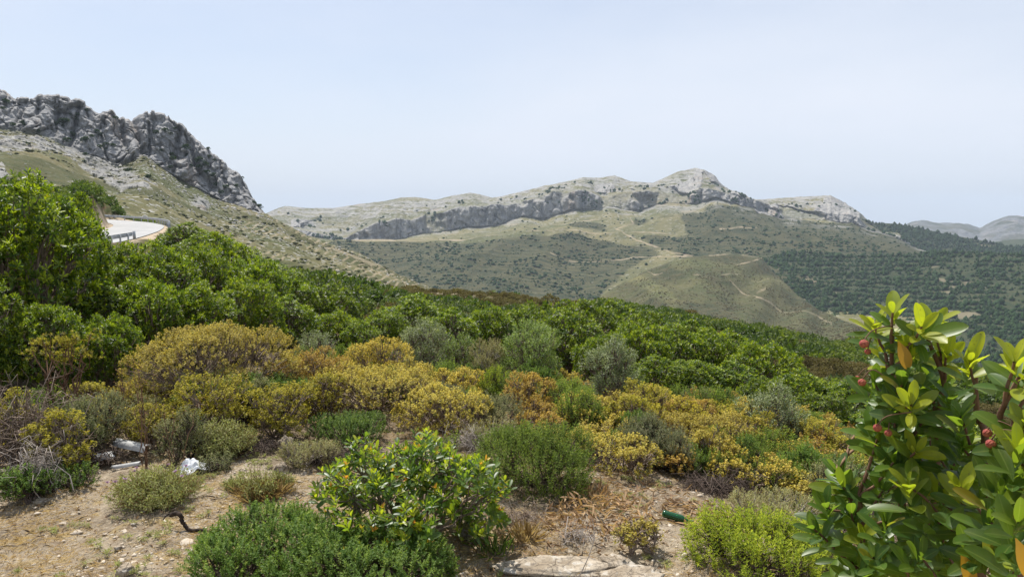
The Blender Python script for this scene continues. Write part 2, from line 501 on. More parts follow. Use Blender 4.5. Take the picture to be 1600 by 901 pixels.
L0 = [(-420, 300), (0, 308), (100, 318), (200, 347.5), (250, 350), (300, 378), (400, 410), (480, 434), (560, 452), (640, 472), (730, 505)]
L1 = [(-420, 215), (0, 262), (100, 285), (200, 318), (250, 328), (300, 348), (400, 380), (480, 404), (560, 424), (640, 450), (730, 486)]
PX, PY, RG, KK = sheet('left', px, [(L0, 150), (L1, 330), (foot, 560), ([(a, b + 2.5) for a, b in crest], 592), (crest, 598), (back, 800)], [90, 130, 130, 8, 24])
rk = ((KK > 2) & (KK < 4.9)).astype(float) * sst(418, 404, PX)
outc = np.zeros_like(PX)
for pg in ([(-60, 208), (60, 212), (100, 232), (92, 241), (0, 236), (-60, 230)], [(95, 222), (150, 240), (205, 262), (215, 292), (190, 300), (150, 275), (110, 255)],
           [(200, 262), (240, 285), (235, 299), (200, 287)], [(-20, 250), (8, 255), (16, 278), (0, 284), (-30, 280)], [(300, 300), (330, 318), (322, 330), (300, 318)]):
    outc = np.maximum(outc, inpoly(PX, PY, pg).astype(float))
outc = boxs(boxs(outc, 7, 0), 7, 1)
P = U(PX, PY + boxs(fbm(U(PX, PY, RG) / 30, 4, 1), 3, 1) * 2.0 * (rk > 0), RG)
rks = boxs(boxs(rk, 5, 0), 7, 1)
out_n = sst(.50, .75, outc * .72 + .95 * fbm(P / 7, 5, 61)) * .8
rockm = np.maximum(rks, out_n)
Q = P.copy()
PN = U(PX, PY, np.minimum(RG, 566)); PN = PN * np.array([1, .25, 1])      # along the wall and height only, so the relief never folds
wp_ = np.stack([fbm(PN / 14, 3, 8), 0 * PX, fbm(PN / 14, 3, 9)], -1)
b1 = ridged(PN / np.array([24, 24, 58]) + .5 * wp_, 5, 2, .55); f1, f21, cell = voro(PN / np.array([12, 12, 19]) + .7 * wp_, 3)
g1, g21, cell2 = voro(PN / np.array([4.2, 4.2, 6.0]) + 1.2 * wp_, 33)
gully = np.zeros_like(PX)
for pl, wd, am in ([(206, 186), (216, 215), (222, 245)], 7, 20), ([(233, 196), (231, 245)], 2.5, 12), ([(280, 205), (276, 235), (272, 275)], 3.5, 14), ([(296, 222), (306, 262), (335, 296)], 4, 14), ([(345, 255), (352, 305)], 3, 10), ([(125, 168), (114, 205), (108, 228)], 4, 12), ([(60, 165), (56, 200)], 4, 10), ([(168, 176), (152, 214)], 3, 9), ([(188, 194), (196, 230), (204, 255)], 4, 12), ([(30, 165), (26, 196)], 3, 9), ([(92, 165), (84, 212)], 3, 8), ([(378, 285), (386, 318)], 3, 9):
    gully = np.maximum(gully, am * np.exp(-(dpoly(PX + 3 * fbm(PN / 8, 2, 5), PY, pl) / wd) ** 2))
rel = 7 * b1 + 8 * (cell - .5) + 3.6 * (cell2 - .5) + 3.0 * sst(0, .2, f21) + 1.6 * sst(0, .16, g21) + 3.2 * fbm(PN / np.array([5, 5, 8]), 4, 12) + 1.6 * fbm(PN / 1.6, 2, 13) - .55 * gully
Q = push(Q, -rel * rks - out_n * (3.5 * (voro(P / 4.5, 71)[2] - .3) + 4 * fbm(P / 5, 4, 12)))
Q[..., 2] += rks * (2.0 * fbm(PN / 9, 5, 21) + 1.4 * (cell2 - .5) + 1.6 * (cell - .5)) * sst(2.0, 2.6, KK) + (1 - rockm) * (3.5 * fbm(P / 45, 4, 31) + .6 * fbm(P / 6, 3, 41))
gul = fbm(np.stack([P[..., 0] + P[..., 1] * .4, P[..., 2] * .2, P[..., 0] * 0], -1) / 16, 4, 51)
Q[..., 2] += out_n * (1 - rks) * (2.2 * fbm(P / 5, 4, 72) + 1.5 * (voro(P / 5, 73)[2] - .3))
Q[..., 2] += (1 - rockm) * 1.5 * gul * sst(150, 260, RG)
zn = np.zeros(P.shape[:2] + (3,))
zn[..., 0] = rockm
low = sst(.05, .35, fbm(P / np.array([60, 60, 25]), 4, 71) + .45 * sst(300, 160, RG) + .3 * sst(380, 520, PX) - .12)
zn[..., 1] = low * (1 - rockm) * .85
terr = sst(.55, .85, np.sin((PY + .06 * PX) * 1.15 + 2.2 * fbm(P / 30, 2, 91))) * sst(330, 400, PX) * sst(.0, .3, fbm(P / 50, 3, 14) + .2)
bare = np.maximum(sst(.45, .55, fbm(P / 22, 4, 81)) * sst(420, 200, RG), np.maximum(.45 * terr, sst(2.4, .6, dpoly(PX, PY, [(508, 386), (545, 400), (585, 415), (640, 433)]) + .8 * fbm(P / 8, 3, 5)) * .4))
zn[..., 2] = bare * (1 - rockm)
tint = np.zeros_like(zn)
tint[..., 0] = np.clip(.25 + 1.1 * sst(.0, .4, fbm(P / 35, 3, 15)) + .9 * sst(1.25, 2, KK) * sst(.0, .3, fbm(P / np.array([16, 16, 10]), 3, 66) + .12), 0, 1)
M_rockL = rock_mat('limestone_near', fs=1.0, grassA=(.085, .094, .038), grassB=(.165, .145, .07), shrubA=(.045, .058, .020), shrubB=(.085, .085, .035))
LEFT = (PX, PY, Q, rockm, zn, KK, RG)
emit_sheet('mountain', Q, zn, tint, M_rockL, 'craggy grey limestone ridge over a grassy slope on the left')

# --- long pale limestone mountain with its terraced foot slopes
px = np.arange(370, 1480, 1.15)
sky_l = [(370, 350), (415, 334), (432, 326), (445, 322), (480, 325), (520, 325), (560, 319), (600, 314), (630, 308), (650, 308), (680, 312), (705, 306), (735, 301), (750, 304), (770, 309), (795, 304), (820, 298), (850, 291), (880, 284.5), (912, 277), (935, 278), (960, 274), (985, 283), (1020, 286), (1040, 277), (1060, 268), (1085, 263), (1100, 265), (1115, 273), (1130, 291), (1150, 301), (1165, 304), (1172, 313), (1185, 312), (1240, 308), (1280, 306), (1298, 305), (1320, 317), (1340, 330), (1356, 346), (1400, 366), (1480, 395)]
CFT = [(370, 372), (415, 352), (450, 362), (500, 372), (540, 379), (600, 377), (650, 366), (700, 360), (760, 351), (800, 345), (850, 338), (900, 330), (960, 326), (1000, 325), (1060, 316), (1120, 314), (1172, 322), (1250, 345), (1340, 353), (1400, 372), (1480, 400)]
CTP = [(370, 366), (415, 347), (450, 354), (500, 365), (540, 372), (580, 352), (620, 341), (660, 333), (700, 327), (760, 323), (800, 318), (850, 304), (900, 302), (950, 301), (1010, 297), (1060, 303), (1100, 301), (1130, 298), (1165, 306), (1180, 315), (1250, 326), (1320, 336), (1350, 348), (1400, 370), (1480, 398)]
_j = lambda k, a, s: a * fbm(np.stack([px / s, 0 * px + k, 0 * px], -1), 4, 5)
cft = list(zip(px, np.interp(px, *zip(*CFT)) + _j(1, 9, 45) * sst(540, 620, px))); ctp = list(zip(px, np.interp(px, *zip(*CTP)) + _j(2, 10, 38) * sst(540, 620, px)))
rdl = [(370, 385), (540, 379.5), (700, 376), (860, 372), (960, 368), (1080, 362), (1200, 362), (1400, 384), (1480, 410)]
mid = [(370, 440), (640, 430), (860, 425), (1000, 420), (1100, 405), (1300, 430), (1480, 450)]
bot = [(370, 522), (1480, 522)]
PX, PY, RG, KK = sheet('mt', px, [(bot, 1000), (mid, 1460), (rdl, 1700), (cft, 2060), (ctp, 2076), (sky_l, 2520), ([(a, b + 22) for a, b in sky_l], 2900)], [70, 90, 60, 46, 70, 12])
P = U(PX, PY, RG)
rk = boxs(boxs(((KK > 3) & (KK < 4)).astype(float), 3, 0), 5, 1)
gap = sst(-.15, .15, fbm(P * np.array([1, .2, 1]) / 70, 3, 4) + .16 * sst(820, 700, PX) + .04)
P = push(P, (1 - gap) * 45 * np.clip(KK - 3, 0, 1) * sst(5, 4, KK) * (KK > 3))
ext = np.zeros_like(PX)
for pg in ([(928, 300), (930, 290), (940, 285), (958, 286), (963, 298), (945, 302)], [(1040, 294), (1060, 286), (1082, 280), (1088, 262), (1098, 268), (1096, 290), (1075, 303), (1050, 298)],
           [(1112, 285), (1100, 266), (1118, 272), (1134, 292), (1140, 296)], [(1150, 300), (1172, 312), (1172, 324), (1150, 318), (1135, 306)], [(1290, 306), (1318, 316), (1345, 336), (1340, 350), (1310, 338), (1270, 330), (1285, 318)], [(1180, 318), (1215, 322), (1225, 340), (1180, 332)], [(455, 345), (490, 347), (490, 354), (455, 354)]):
    ext = np.maximum(ext, inpoly(PX, PY, pg).astype(float))
ext = boxs(boxs(ext, 5, 0), 5, 1)
en = sst(.35, .6, ext + .3 * fbm(P / 25, 3, 6))
cl = np.maximum(rk * (.35 + .65 * gap), en)
PN = U(PX, PY, np.minimum(RG, 2068)) * np.array([1, .25, 1])
b1 = ridged(PN / np.array([60, 60, 240]), 5, 22, .55); f1, f21, cell = voro(PN / np.array([30, 30, 80]) + .3 * fbm(PN / 20, 2, 3)[..., None], 7)
rel = 22 * b1 + 14 * (cell - .5) + 9 * sst(0, .25, f21) + 8 * fbm(PN / 9, 3, 77)
Q = push(P, -rel * cl)
topm = sst(3.9, 4.2, KK)
big = fbm(P / np.array([230, 330, 200]), 4, 8)
spur = ridged(np.stack([P[..., 0] * .9 - P[..., 1] * .35, P[..., 1] * .35, P[..., 2] * 0], -1) / 260, 4, 28, .45)
Q[..., 2] += (sst(.1, 1, KK) * sst(3, 2.0, KK)) * (24 * spur + 12 * big)
Q[..., 2] += topm * (sst(5.01, 4.7, KK) * (9 * fbm(P / 90, 4, 38) + 3.5 * ridged(P / 32, 3, 48)) + 1.6 * fbm(P / 12, 3, 58))
Q[..., 2] += en * 5 * fbm(P / 14, 3, 68)
zn = np.zeros(P.shape[:2] + (3,))
strata = np.sin((P[..., 2] * .9 + .02 * P[..., 0]) * .55 + 2.5 * fbm(P / 60, 3, 88))
speck = sst(-.3, .3, fbm(P / 7, 3, 98) * 1.3 + .45 * strata + .5 * fbm(P / 90, 3, 99) + .24)
zn[..., 0] = np.maximum(cl, topm * np.clip(speck * .9, 0, 1) * sst(1420, 1300, PX) * (1 - .6 * sst(.1, .35, fbm(P / 130, 3, 101))))
# talus under the wall
tal = sst(2.35, 3, KK) * (KK < 3.02) * sst(.12, .4, fbm(P / 40, 4, 55) + .12)
zn[..., 0] = np.maximum(zn[..., 0], .7 * tal)
sh = np.zeros_like(PX)
DARK = ([(470, 384), (600, 379), (700, 381), (760, 388), (800, 381), (860, 381), (900, 374), (945, 380), (1010, 388), (1040, 400), (1000, 408), (985, 420), (960, 445), (930, 475), (640, 480), (480, 410)],
        [(880, 365), (905, 350), (930, 350), (955, 364)], [(1064, 345), (1080, 332), (1110, 338), (1180, 352), (1240, 362), (1480, 385), (1480, 470), (1200, 470), (1060, 403), (1012, 378), (1075, 366)],
        [(1000, 372), (1040, 369), (1075, 385), (1110, 398), (1060, 400), (1020, 384)], [(985, 352), (1000, 345), (1012, 352), (1000, 360)], [(1100, 322), (1172, 322), (1260, 345), (1350, 352), (1480, 400), (1480, 440), (1100, 345)])
for pg in DARK: sh = np.maximum(sh, inpoly(PX, PY, pg).astype(float))
sh = boxs(boxs(sh, 5, 0), 5, 1)
sh = sst(.25, .8, boxs(boxs(sh, 11, 0), 9, 1) + .6 * fbm(P / 60, 5, 65))
terr = sst(.55, .9, np.sin(PY * 1.25 + 3 * fbm(P / 120, 2, 95))) * sst(2.1, 1.8, KK) * sst(-.2, .2, fbm(P / 160, 3, 24))
zn[..., 1] = np.clip(sh * (1 - .45 * terr), 0, 1)
PATHS = [([(985, 345), (990, 355), (962, 362), (995, 378), (1030, 388), (1050, 398), (1082, 402)], 1.5), ([(1082, 402), (1045, 404), (1000, 402), (950, 406), (880, 411), (860, 408)], 1.0),
         ([(540, 379), (700, 376.5), (790, 374), (880, 372), (960, 367), (1045, 366), (1075, 363)], 1.0), ([(1125, 361), (1160, 359), (1183, 357)], 1.3), ([(690, 385), (705, 392), (698, 400)], 1.2), ([(860, 360), (900, 350), (940, 344)], .8)]
bare = np.zeros_like(PX)
for pl, wd in PATHS: bare = np.maximum(bare, sst(wd * .6 + .55, wd * .6 - .5, dpoly(PX, PY, pl) + 1.1 * fbm(P / 24, 4, 5)))
bare = np.maximum(bare, .5 * sst(.3, .5, fbm(P / 50, 4, 35)) * (1 - sh) * (KK < 3))
zn[..., 2] = bare * (1 - cl) * (.25 + .45 * sst(-.2, .3, fbm(P / 25, 3, 56)))
tint = np.zeros_like(zn); tint[..., 0] = np.where(KK < 3, .35 + .5 * sst(2, 3, KK), .8)
M_rockF = rock_mat('limestone_far', fs=3.2, dark=(.20, .197, .19), light=(.37, .355, .325), grassA=(.105, .11, .046), grassB=(.185, .165, .078), shrubA=(.038, .048, .021), shrubB=(.078, .076, .036))
FAR = (PX, PY, Q, sh, zn, KK)
emit_sheet('mountain', Q, zn, tint, M_rockF, 'long pale limestone mountain with a rocky summit above terraced slopes')

# --- rounded scrubby hill with a dirt track
px = np.arange(840, 1440, 1.1)
top = [(840, 530), (880, 502), (930, 467), (965, 447), (1000, 428), (1030, 415), (1060, 405), (1085, 400), (1130, 396), (1165, 398), (1190, 403), (1215, 432), (1245, 460), (1280, 484), (1330, 506), (1380, 522), (1440, 545)]
hb = [(a, max(b + 60, 545)) for a, b in top]
jit = 1.5 * fbm(np.stack([px / 18, 0 * px, 0 * px], -1), 3, 2); top = list(zip(px, np.interp(px, [a for a, b in top], [b for a, b in top]) + jit))
PX, PY, RG, KK = sheet('hill', px, [(hb, 720), (top, [(840, 1000), (1000, 1150), (1190, 1300), (1330, 950), (1440, 850)]), ([(a, b + 40) for a, b in top], 1600)], [150, 20])
RG = boxs(RG, 9, 1)
P = U(PX, PY, RG); Q = P.copy()
sp = np.sin((PX - .9 * (PY - 400) * 1.6) * .055 + 2 * fbm(P / 160, 2, 4))
Q[..., 2] += sst(1.0, .75, KK) * (6 * sp * sst(1130, 1000, PX) + 5 * np.sin((PX + 1.3 * (PY - 400)) * .06 + 2 * fbm(P / 150, 2, 5)) * sst(1110, 1180, PX) + 10 * fbm(P / 110, 5, 9) + .9 * fbm(P / 14, 3, 10))
Q[..., 2] += .8 * fbm(P / 10, 3, 11)
zn = np.zeros(P.shape[:2] + (3,))
g = fbm(P / np.array([110, 110, 40]), 4, 13)
zn[..., 1] = np.clip(.42 + .55 * sst(-.15, .3, g) + .25 * sst(430, 480, PY) - .5 * sst(.2, .8, sp) * sst(1120, 1040, PX), 0, 1)
HP = [([(1190, 403), (1178, 408), (1152, 417)], 1.0), ([(1108, 399), (1150, 396), (1185, 402)], 1.2), ([(1035, 425), (1022, 428), (1012, 424)], 1.0), ([(1083, 433), (1094, 434)], 1.0), ([(1183, 455), (1196, 454)], 1.4),
      ([(1182, 463), (1205, 467), (1222, 476), (1240, 480), (1260, 490), (1278, 493), (1300, 500)], 1.0), ([(1290, 497), (1300, 501)], 1.0), ([(1140, 440), (1160, 450), (1185, 462)], .6), ([(1120, 437), (1160, 430), (1190, 440), (1230, 438)], .45)]
bare = np.zeros_like(PX)
for pl, wd in HP: bare = np.maximum(bare, sst(wd * .6 + .55, wd * .6 - .5, dpoly(PX, PY, pl) + 1.0 * fbm(P / 12, 4, 5)))
zn[..., 2] = bare * (.25 + .5 * sst(-.2, .3, fbm(P / 18, 3, 57)))
tint = np.zeros_like(zn); tint[..., 0] = .2
M_hill = rock_mat('hill_scrub', fs=1.8, grassA=(.095, .108, .038), grassB=(.165, .15, .058), shrubA=(.040, .050, .021), shrubB=(.082, .076, .035))
HILL = (PX, PY, Q, zn, KK)
o = emit_sheet('hill', Q, zn, tint, M_hill, 'rounded brown green scrub hill crossed by a pale dirt track'); o['category'] = 'hill'

# --- forested hills on the right
px = np.arange(1010, 1900, 1.3)
M_forest = rock_mat('forest_floor', fs=2.2, grassA=(.045, .055, .024), grassB=(.088, .085, .042), shrubA=(.022, .040, .016), shrubB=(.048, .062, .026))
rs_ = [(1010, 360), (1060, 341), (1100, 326), (1130, 321), (1172, 323), (1250, 333), (1330, 346), (1400, 349.5), (1440, 357), (1490, 368), (1530, 375), (1570, 383), (1640, 390), (1900, 400)]
PX, PY, RG, KK = sheet('fr', px, [([(1010, 480), (1900, 460)], 1620), (rs_, 2250), ([(a, b + 25) for a, b in rs_], 2600)], [110, 14])
P = U(PX, PY, RG); Q = P.copy()
gl = ridged(np.stack([P[..., 0] + P[..., 1] * .75, P[..., 1] * .2, P[..., 2] * 0], -1) / 300, 3, 3, .4)
Q[..., 2] += sst(1.0, .7, KK) * (16 * gl + 7 * fbm(P / 120, 4, 19))
zn = np.zeros(P.shape[:2] + (3,)); zn[..., 1] = .9
bare = np.zeros_like(PX)
for pl, wd in [([(1085, 366), (1125, 361), (1160, 359), (1183, 357)], 1.2), ([(1520, 381), (1545, 386), (1560, 384)], .7)]:
    bare = np.maximum(bare, sst(wd + .7, wd - .6, dpoly(PX, PY, pl) + .8 * fbm(P / 25, 3, 5)))
zn[..., 2] = bare
tint = np.zeros_like(zn); tint[..., 0] = .12
FR = (PX, PY, Q, zn, KK)
o = emit_sheet('hill', Q, zn, tint, M_forest, 'green forested ridge running down from the pale mountain to the right'); o['category'] = 'hill'

px = np.arange(1060, 1900, 1.2)
fs_ = [(1060, 470), (1150, 425), (1190, 404), (1220, 396), (1260, 393), (1300, 397), (1340, 400), (1400, 398), (1440, 394), (1500, 393), (1560, 395), (1620, 396), (1900, 404)]
PX, PY, RG, KK = sheet('ff', px, [([(1060, 575), (1900, 565)], 900), (fs_, 1500), ([(a, b + 30) for a, b in fs_], 1750)], [170, 14])
P = U(PX, PY, RG); Q = P.copy()
Q[..., 2] += sst(1.0, .7, KK) * (9 * ridged(np.stack([P[..., 0] - P[..., 1] * .9, P[..., 1] * .1, P[..., 2] * 0], -1) / 330, 3, 23, .4) + 5 * fbm(P / 90, 4, 29))
zn = np.zeros(P.shape[:2] + (3,))
terr = sst(.5, .9, np.sin(PY * .95 + 2.5 * fbm(P / 110, 2, 95))) * sst(-.1, .25, fbm(P / 130, 3, 25))
zn[..., 1] = np.clip(.85 - .5 * terr, 0, 1)
zn[..., 2] = .35 * sst(.36, .5, fbm(P / 50, 4, 45))
tint = np.zeros_like(zn); tint[..., 0] = .12
FF = (PX, PY, Q, zn, KK, terr)
o = emit_sheet('hill', Q, zn, tint, M_forest, 'dark terraced hillside dotted with rows of young trees on the right'); o['category'] = 'hill'

# --- far ranges
px = np.arange(1300, 2000, 1.6)
M_far = rock_mat('far_limestone', fs=7, dark=(.06, .063, .066), light=(.15, .147, .143), grassA=(.04, .05, .03), grassB=(.08, .08, .05))
ds = [(1300, 372), (1380, 362), (1412, 352), (1425, 347), (1442, 344.5), (1470, 348), (1500, 348), (1515, 351), (1531, 356), (1545, 349), (1558, 343), (1575, 338), (1590, 336.5), (1620, 340), (1700, 352), (2000, 365)]
PX, PY, RG, KK = sheet('dm', px, [([(1300, 410), (2000, 410)], 4300), (ds, 6200), ([(a, b + 12) for a, b in ds], 7000)], [60, 10])
P = U(PX, PY, RG); Q = P.copy(); Q[..., 2] += 22 * ridged(P / 420, 5, 3) * sst(1, .8, KK) + 9 * fbm(P / 60, 4, 6)
zn = np.zeros(P.shape[:2] + (3,)); k = sst(-.15, .2, fbm(P / 300, 4, 2) + .6 * sst(372, 352, PY) - .2)
k = k * sst(-.2, .2, fbm(P / 70, 4, 12) + .1); zn[..., 0] = k; zn[..., 1] = (1 - k) * .95
emit_sheet('mountain', Q, zn, np.full_like(zn, .3), M_far, 'hazy grey mountains farthest away at the right edge')
gs = [(1420, 400), (1480, 388), (1530, 381), (1570, 376), (1600, 373), (1700, 368), (1900, 372)]
px = np.arange(1420, 1900, 1.6)
PX, PY, RG, KK = sheet('gh', px, [([(1420, 430), (1900, 430)], 2600), (gs, 3300), ([(a, b + 20) for a, b in gs], 3700)], [50, 10])
P = U(PX, PY, RG); Q = P.copy(); Q[..., 2] += 12 * ridged(P / 300, 4, 3) * sst(1, .8, KK) + 4 * fbm(P / 40, 3, 6)
zn = np.zeros(P.shape[:2] + (3,)); zn[..., 1] = .9
GH = (PX, PY, Q, zn, KK)
o = emit_sheet('hill', Q, zn, np.full_like(zn, .1), M_forest, 'green wooded hill in front of the farthest mountains'); o['category'] = 'hill'
# ------------------------------------------------------------------ plant kit
def unit(v):
    return v / np.maximum(np.linalg.norm(v, axis=-1, keepdims=True), 1e-9)


def perp(d):
    a = np.where(np.abs(d[..., 2:3]) < .9, np.array([0, 0, 1.0]), np.array([1.0, 0, 0]))
    u = unit(np.cross(d, a)); return u, np.cross(d, u)


def leaves(base, d, up, L, W, kind='diamond', curl=.15, fold=.25):
    """one leaf per row; up: rough upper-side direction. Returns V, faces list"""
    n = len(base); L = np.broadcast_to(L, n)[:, None]; W = np.broadcast_to(W, n)[:, None]
    s = unit(np.cross(d, up)); nn = np.cross(s, d)
    if kind == 'diamond':
        prof = [(0, 0), (.5, 1), (1, 0), (.5, -1)]
        V = np.stack([base + d * L * a + s * W * .5 * b + nn * (fold * W * .5 * abs(b) - curl * L * a * a) for a, b in prof], 1)
        i = np.arange(n)[:, None] * 4
        return V.reshape(-1, 3), [np.concatenate([i + [0, 1, 2], i + [0, 2, 3]])]
    if kind == 'oval':
        prof = [(0, 0), (.38, .86), (.74, .9), (1, 0), (.74, -.9), (.38, -.86)]
        V = np.stack([base + d * L * a + s * W * .5 * b + nn * (fold * W * .5 * abs(b) - curl * L * a * a) for a, b in prof], 1)
        i = np.arange(n)[:, None] * 6
        return V.reshape(-1, 3), [np.concatenate([i + [0, 1, 2, 3], i + [0, 3, 4, 5]])]
    # 'full' : close-up leaf with midrib
    st = [(.0, .05), (.14, .34), (.30, .72), (.48, .97), (.64, 1.0), (.80, .88), (.92, .60), (.98, .28), (1.0, .04)]
    rows = []
    for a, b in st:
        c = base + d * L * a - nn * curl * L * a * a
        rows += [c + s * W * .5 * b + nn * fold * W * .5 * b, c, c - s * W * .5 * b + nn * fold * W * .5 * b]
    V = np.stack(rows, 1); k = len(st); i = np.arange(n)[:, None] * (3 * k); fs = []
    for q in range(k - 1):
        o = 3 * q
        fs += [i + [o, o + 1, o + 4, o + 3], i + [o + 1, o + 2, o + 5, o + 4]]
    return V.reshape(-1, 3), [np.concatenate(fs)]


def whorls(rg, pos, d, k, L, W, a0, a1, back=.0, kind='diamond', young=.2, sd=None, curl=.15, fold=.25, Lvar=.3):
    """k leaves round every shoot tip; outer (older) leaves spread by a1, inner by a0 (radians)"""
    n = len(pos); u, v = perp(d)
    j = np.tile(np.arange(k), (n, 1)); t = (j + .5) / k
    ph = j * 2.39996 + rg.uniform(0, 6.28, (n, 1)) + rg.normal(0, .25, (n, k))
    sp = a0 + (a1 - a0) * t + rg.normal(0, .16, (n, k))
    rad = np.cos(ph)[..., None] * u[:, None] + np.sin(ph)[..., None] * v[:, None]
    ld = unit(np.cos(sp)[..., None] * d[:, None] + np.sin(sp)[..., None] * rad)
    base = pos[:, None] - d[:, None] * (t * back)[..., None]
    up = unit(d[:, None] * .8 - rad * .6 + 1e-3)
    ll = L * (.55 + .5 * np.sqrt(t)) * (1 + rg.normal(0, Lvar * .6, (n, k))).clip(.4, 1.6)
    ww = W * ll / L
    V, f = leaves(base.reshape(-1, 3), ld.reshape(-1, 3), up.reshape(-1, 3), ll.ravel(), ww.ravel(), kind, curl, fold)
    sd = rg.uniform(0, 1, n) if sd is None else sd
    nv = len(V) // (n * k)
    tn = np.stack([np.clip(rg.uniform(0, 1, (n, k)), 0, 1), np.broadcast_to(sd[:, None], (n, k)), np.clip(1 - t + rg.normal(0, .1, (n, k)), 0, 1)], -1)
    return V, f, np.repeat(tn.reshape(-1, 3), nv, 0)


def join(parts):
    Vs, fs, ts, o = [], {}, [], 0
    for V, f, t_ in parts:
        Vs.append(V); ts.append(t_)
        for g in f: fs.setdefault(g.shape[1], []).append(g + o)
        o += len(V)
    return np.concatenate(Vs), [np.concatenate(g) for g in fs.values()], np.concatenate(ts)


def tubes(paths, radii, sides=4):
    """paths: (n,m,3), radii (n,m)"""
    paths = np.asarray(paths, float); radii = np.asarray(radii, float)
    n, m, _ = paths.shape
    tg = unit(np.gradient(paths, axis=1)); u, v = perp(tg)
    a = np.arange(sides) / sides * 2 * np.pi
    ring = paths[:, :, None] + radii[:, :, None, None] * (np.cos(a)[None, None, :, None] * u[:, :, None] + np.sin(a)[None, None, :, None] * v[:, :, None])
    V = ring.reshape(-1, 3); idx = np.arange(n * m * sides).reshape(n, m, sides)
    q = np.stack([idx[:, :-1], np.roll(idx, -1, 2)[:, :-1], np.roll(idx, -1, 2)[:, 1:], idx[:, 1:]], -1).reshape(-1, 4)
    return V, [q]


def curve(p0, p1, rg, m=5, sag=.0, wob=.06):
    t_ = np.linspace(0, 1, m)[None, :, None]
    L_ = np.linalg.norm(p1 - p0, axis=-1)[:, None, None]
    P = p0[:, None] * (1 - t_) + p1[:, None] * t_
    w = rg.normal(0, wob, (len(p0), m, 3)) * L_ * (4 * t_ * (1 - t_)); P = P + w
    P[..., 2] += (sag * L_ * 4 * t_ * (1 - t_))[..., 0]
    return P


def crown_lobes(rg, R, H, z0, n, lr):
    """lobes filling a dome of radius R, from z0 to H"""
    C, Rd = [], []
    for i in range(n):
        a = i * 2.39996 + rg.uniform(-.4, .4); q = math.sqrt((i + .5) / n) * .80
        r = lr * R * rg.uniform(.75, 1.2)
        zt = H * (1 - .42 * q ** 2.2) * rg.uniform(.86, 1.04)
        C.append([R * q * math.cos(a), R * q * math.sin(a), max(zt - r, z0 + r * .5)]); Rd.append(r)
        if q > .38: # low skirt lobe
            C.append([R * q * 1.02 * math.cos(a + .5), R * q * 1.02 * math.sin(a + .5), max(z0 + r * .55, H * .34 * rg.uniform(.7, 1.3))]); Rd.append(r * .95)
    return np.array(C), np.array(Rd)


def sample_lobes(rg, C, Rd, n, zmin=.03, depth=(.80, 1.04), upb=.35, inner=.86):
    w_ = Rd ** 2 / (Rd ** 2).sum(); out, dr_ = [], []; tot = 0
    while tot < n:
        i = rg.choice(len(C), n, p=w_); v = unit(rg.normal(0, 1, (n, 3)) + np.array([0, 0, upb]))
        p = C[i] + v * (Rd[i] * rg.uniform(*depth, n))[:, None]
        D = np.linalg.norm(p[:, None] - C[None], axis=-1) / Rd[None]
        D[np.arange(n), i] = 9
        ok = (D.min(1) > inner) & (p[:, 2] > zmin)
        out.append(p[ok]); dr_.append(v[ok]); tot += ok.sum()
        if ok.sum() < n * .02: inner -= .1
    return np.concatenate(out)[:n], np.concatenate(dr_)[:n]


def skeleton(rg, C, tips, stems, r0, sides=4, z0=0.0, spread=.06, tip_r=.004, ntw=150):
    """stems from the base to lobe centres, twigs from lobe centres to a share of the tips"""
    k = len(C)
    b = np.stack([rg.normal(0, spread, k), rg.normal(0, spread, k), np.full(k, z0)], -1)
    b = b[rg.integers(0, max(stems, 1), k)] if stems < k else b
    parts = [tubes(curve(b, C, rg, 6, .03, .05), np.linspace(r0, r0 * .35, 6)[None] * rg.uniform(.6, 1.1, (k, 1)), sides)]
    q = rg.choice(len(tips), min(ntw, len(tips)), replace=False); T = tips[q]
    ci = np.argmin(np.linalg.norm(T[:, None] - C[None], axis=-1), 1)
    p0 = C[ci] * .8 + b[ci] * .2 + rg.normal(0, .02, (len(q), 3))
    parts.append(tubes(curve(p0, T, rg, 4, .02, .05), np.linspace(r0 * .4, tip_r, 4)[None].repeat(len(q), 0), 3))
    V, f, _ = join([(a, c, a) for a, c in parts])
    return V, f


# ------------------------------------------------------------------ foliage materials
def mat_leaf(name, stops, young, trans=(.30, .42, .05), tf=.35, rough=.45, spec=.35, yth=(.72, .95), yin=.0, vein=False):
    """stops: colours over per-leaf random R; young colour enters on shoots with high G, inner leaves B"""
    t = NT(name); a = t.attr('tint')
    c = t.ramp(a[0], stops)
    y = t.math('MULTIPLY', t.rng(a[1], *yth), t.rng(a[2], yin, yin + .45))
    c = t.mix(y, c, young)
    if vein:
        zv = t.attr('zone'); po = t.pos(obj=True)
        c = t.mix(t.math('MULTIPLY', t.rng(zv[0], .86, .99), .55), c, (.20, .27, .07))
        c = t.mix(t.math('MULTIPLY', t.rng(t.noise(po, 150, 3), .62, .74), .7), c, (.10, .065, .025))
        c = t.mix(t.math('MULTIPLY', t.rng(t.noise(po, 28, 4), .45, .65), .3), c, (.11, .14, .05))
    oi = t.n('ShaderNodeObjectInfo').outputs['Random']
    c = t.mix(1.0, c, t.ramp(oi, [(0, (.78, .74, .75)), (.35, (1.0, .95, .9)), (.7, (1.08, 1.05, 1.0)), (1, (1.25, 1.12, .95))]), 'MULTIPLY')
    b = t.pbsdf(c, rough, None, spec)
    tr = t.n('ShaderNodeBsdfTranslucent')
    t.set(tr, 'Color', t.mix(.5, t.mix(1.0, c, (2.2, 2.2, 1.2), 'MULTIPLY'), trans))
    mxs = t.n('ShaderNodeMixShader'); t.set(mxs, 0, tf)
    t.t.links.new(b.outputs[0], mxs.inputs[1]); t.t.links.new(tr.outputs[0], mxs.inputs[2])
    return t.surf(mxs)


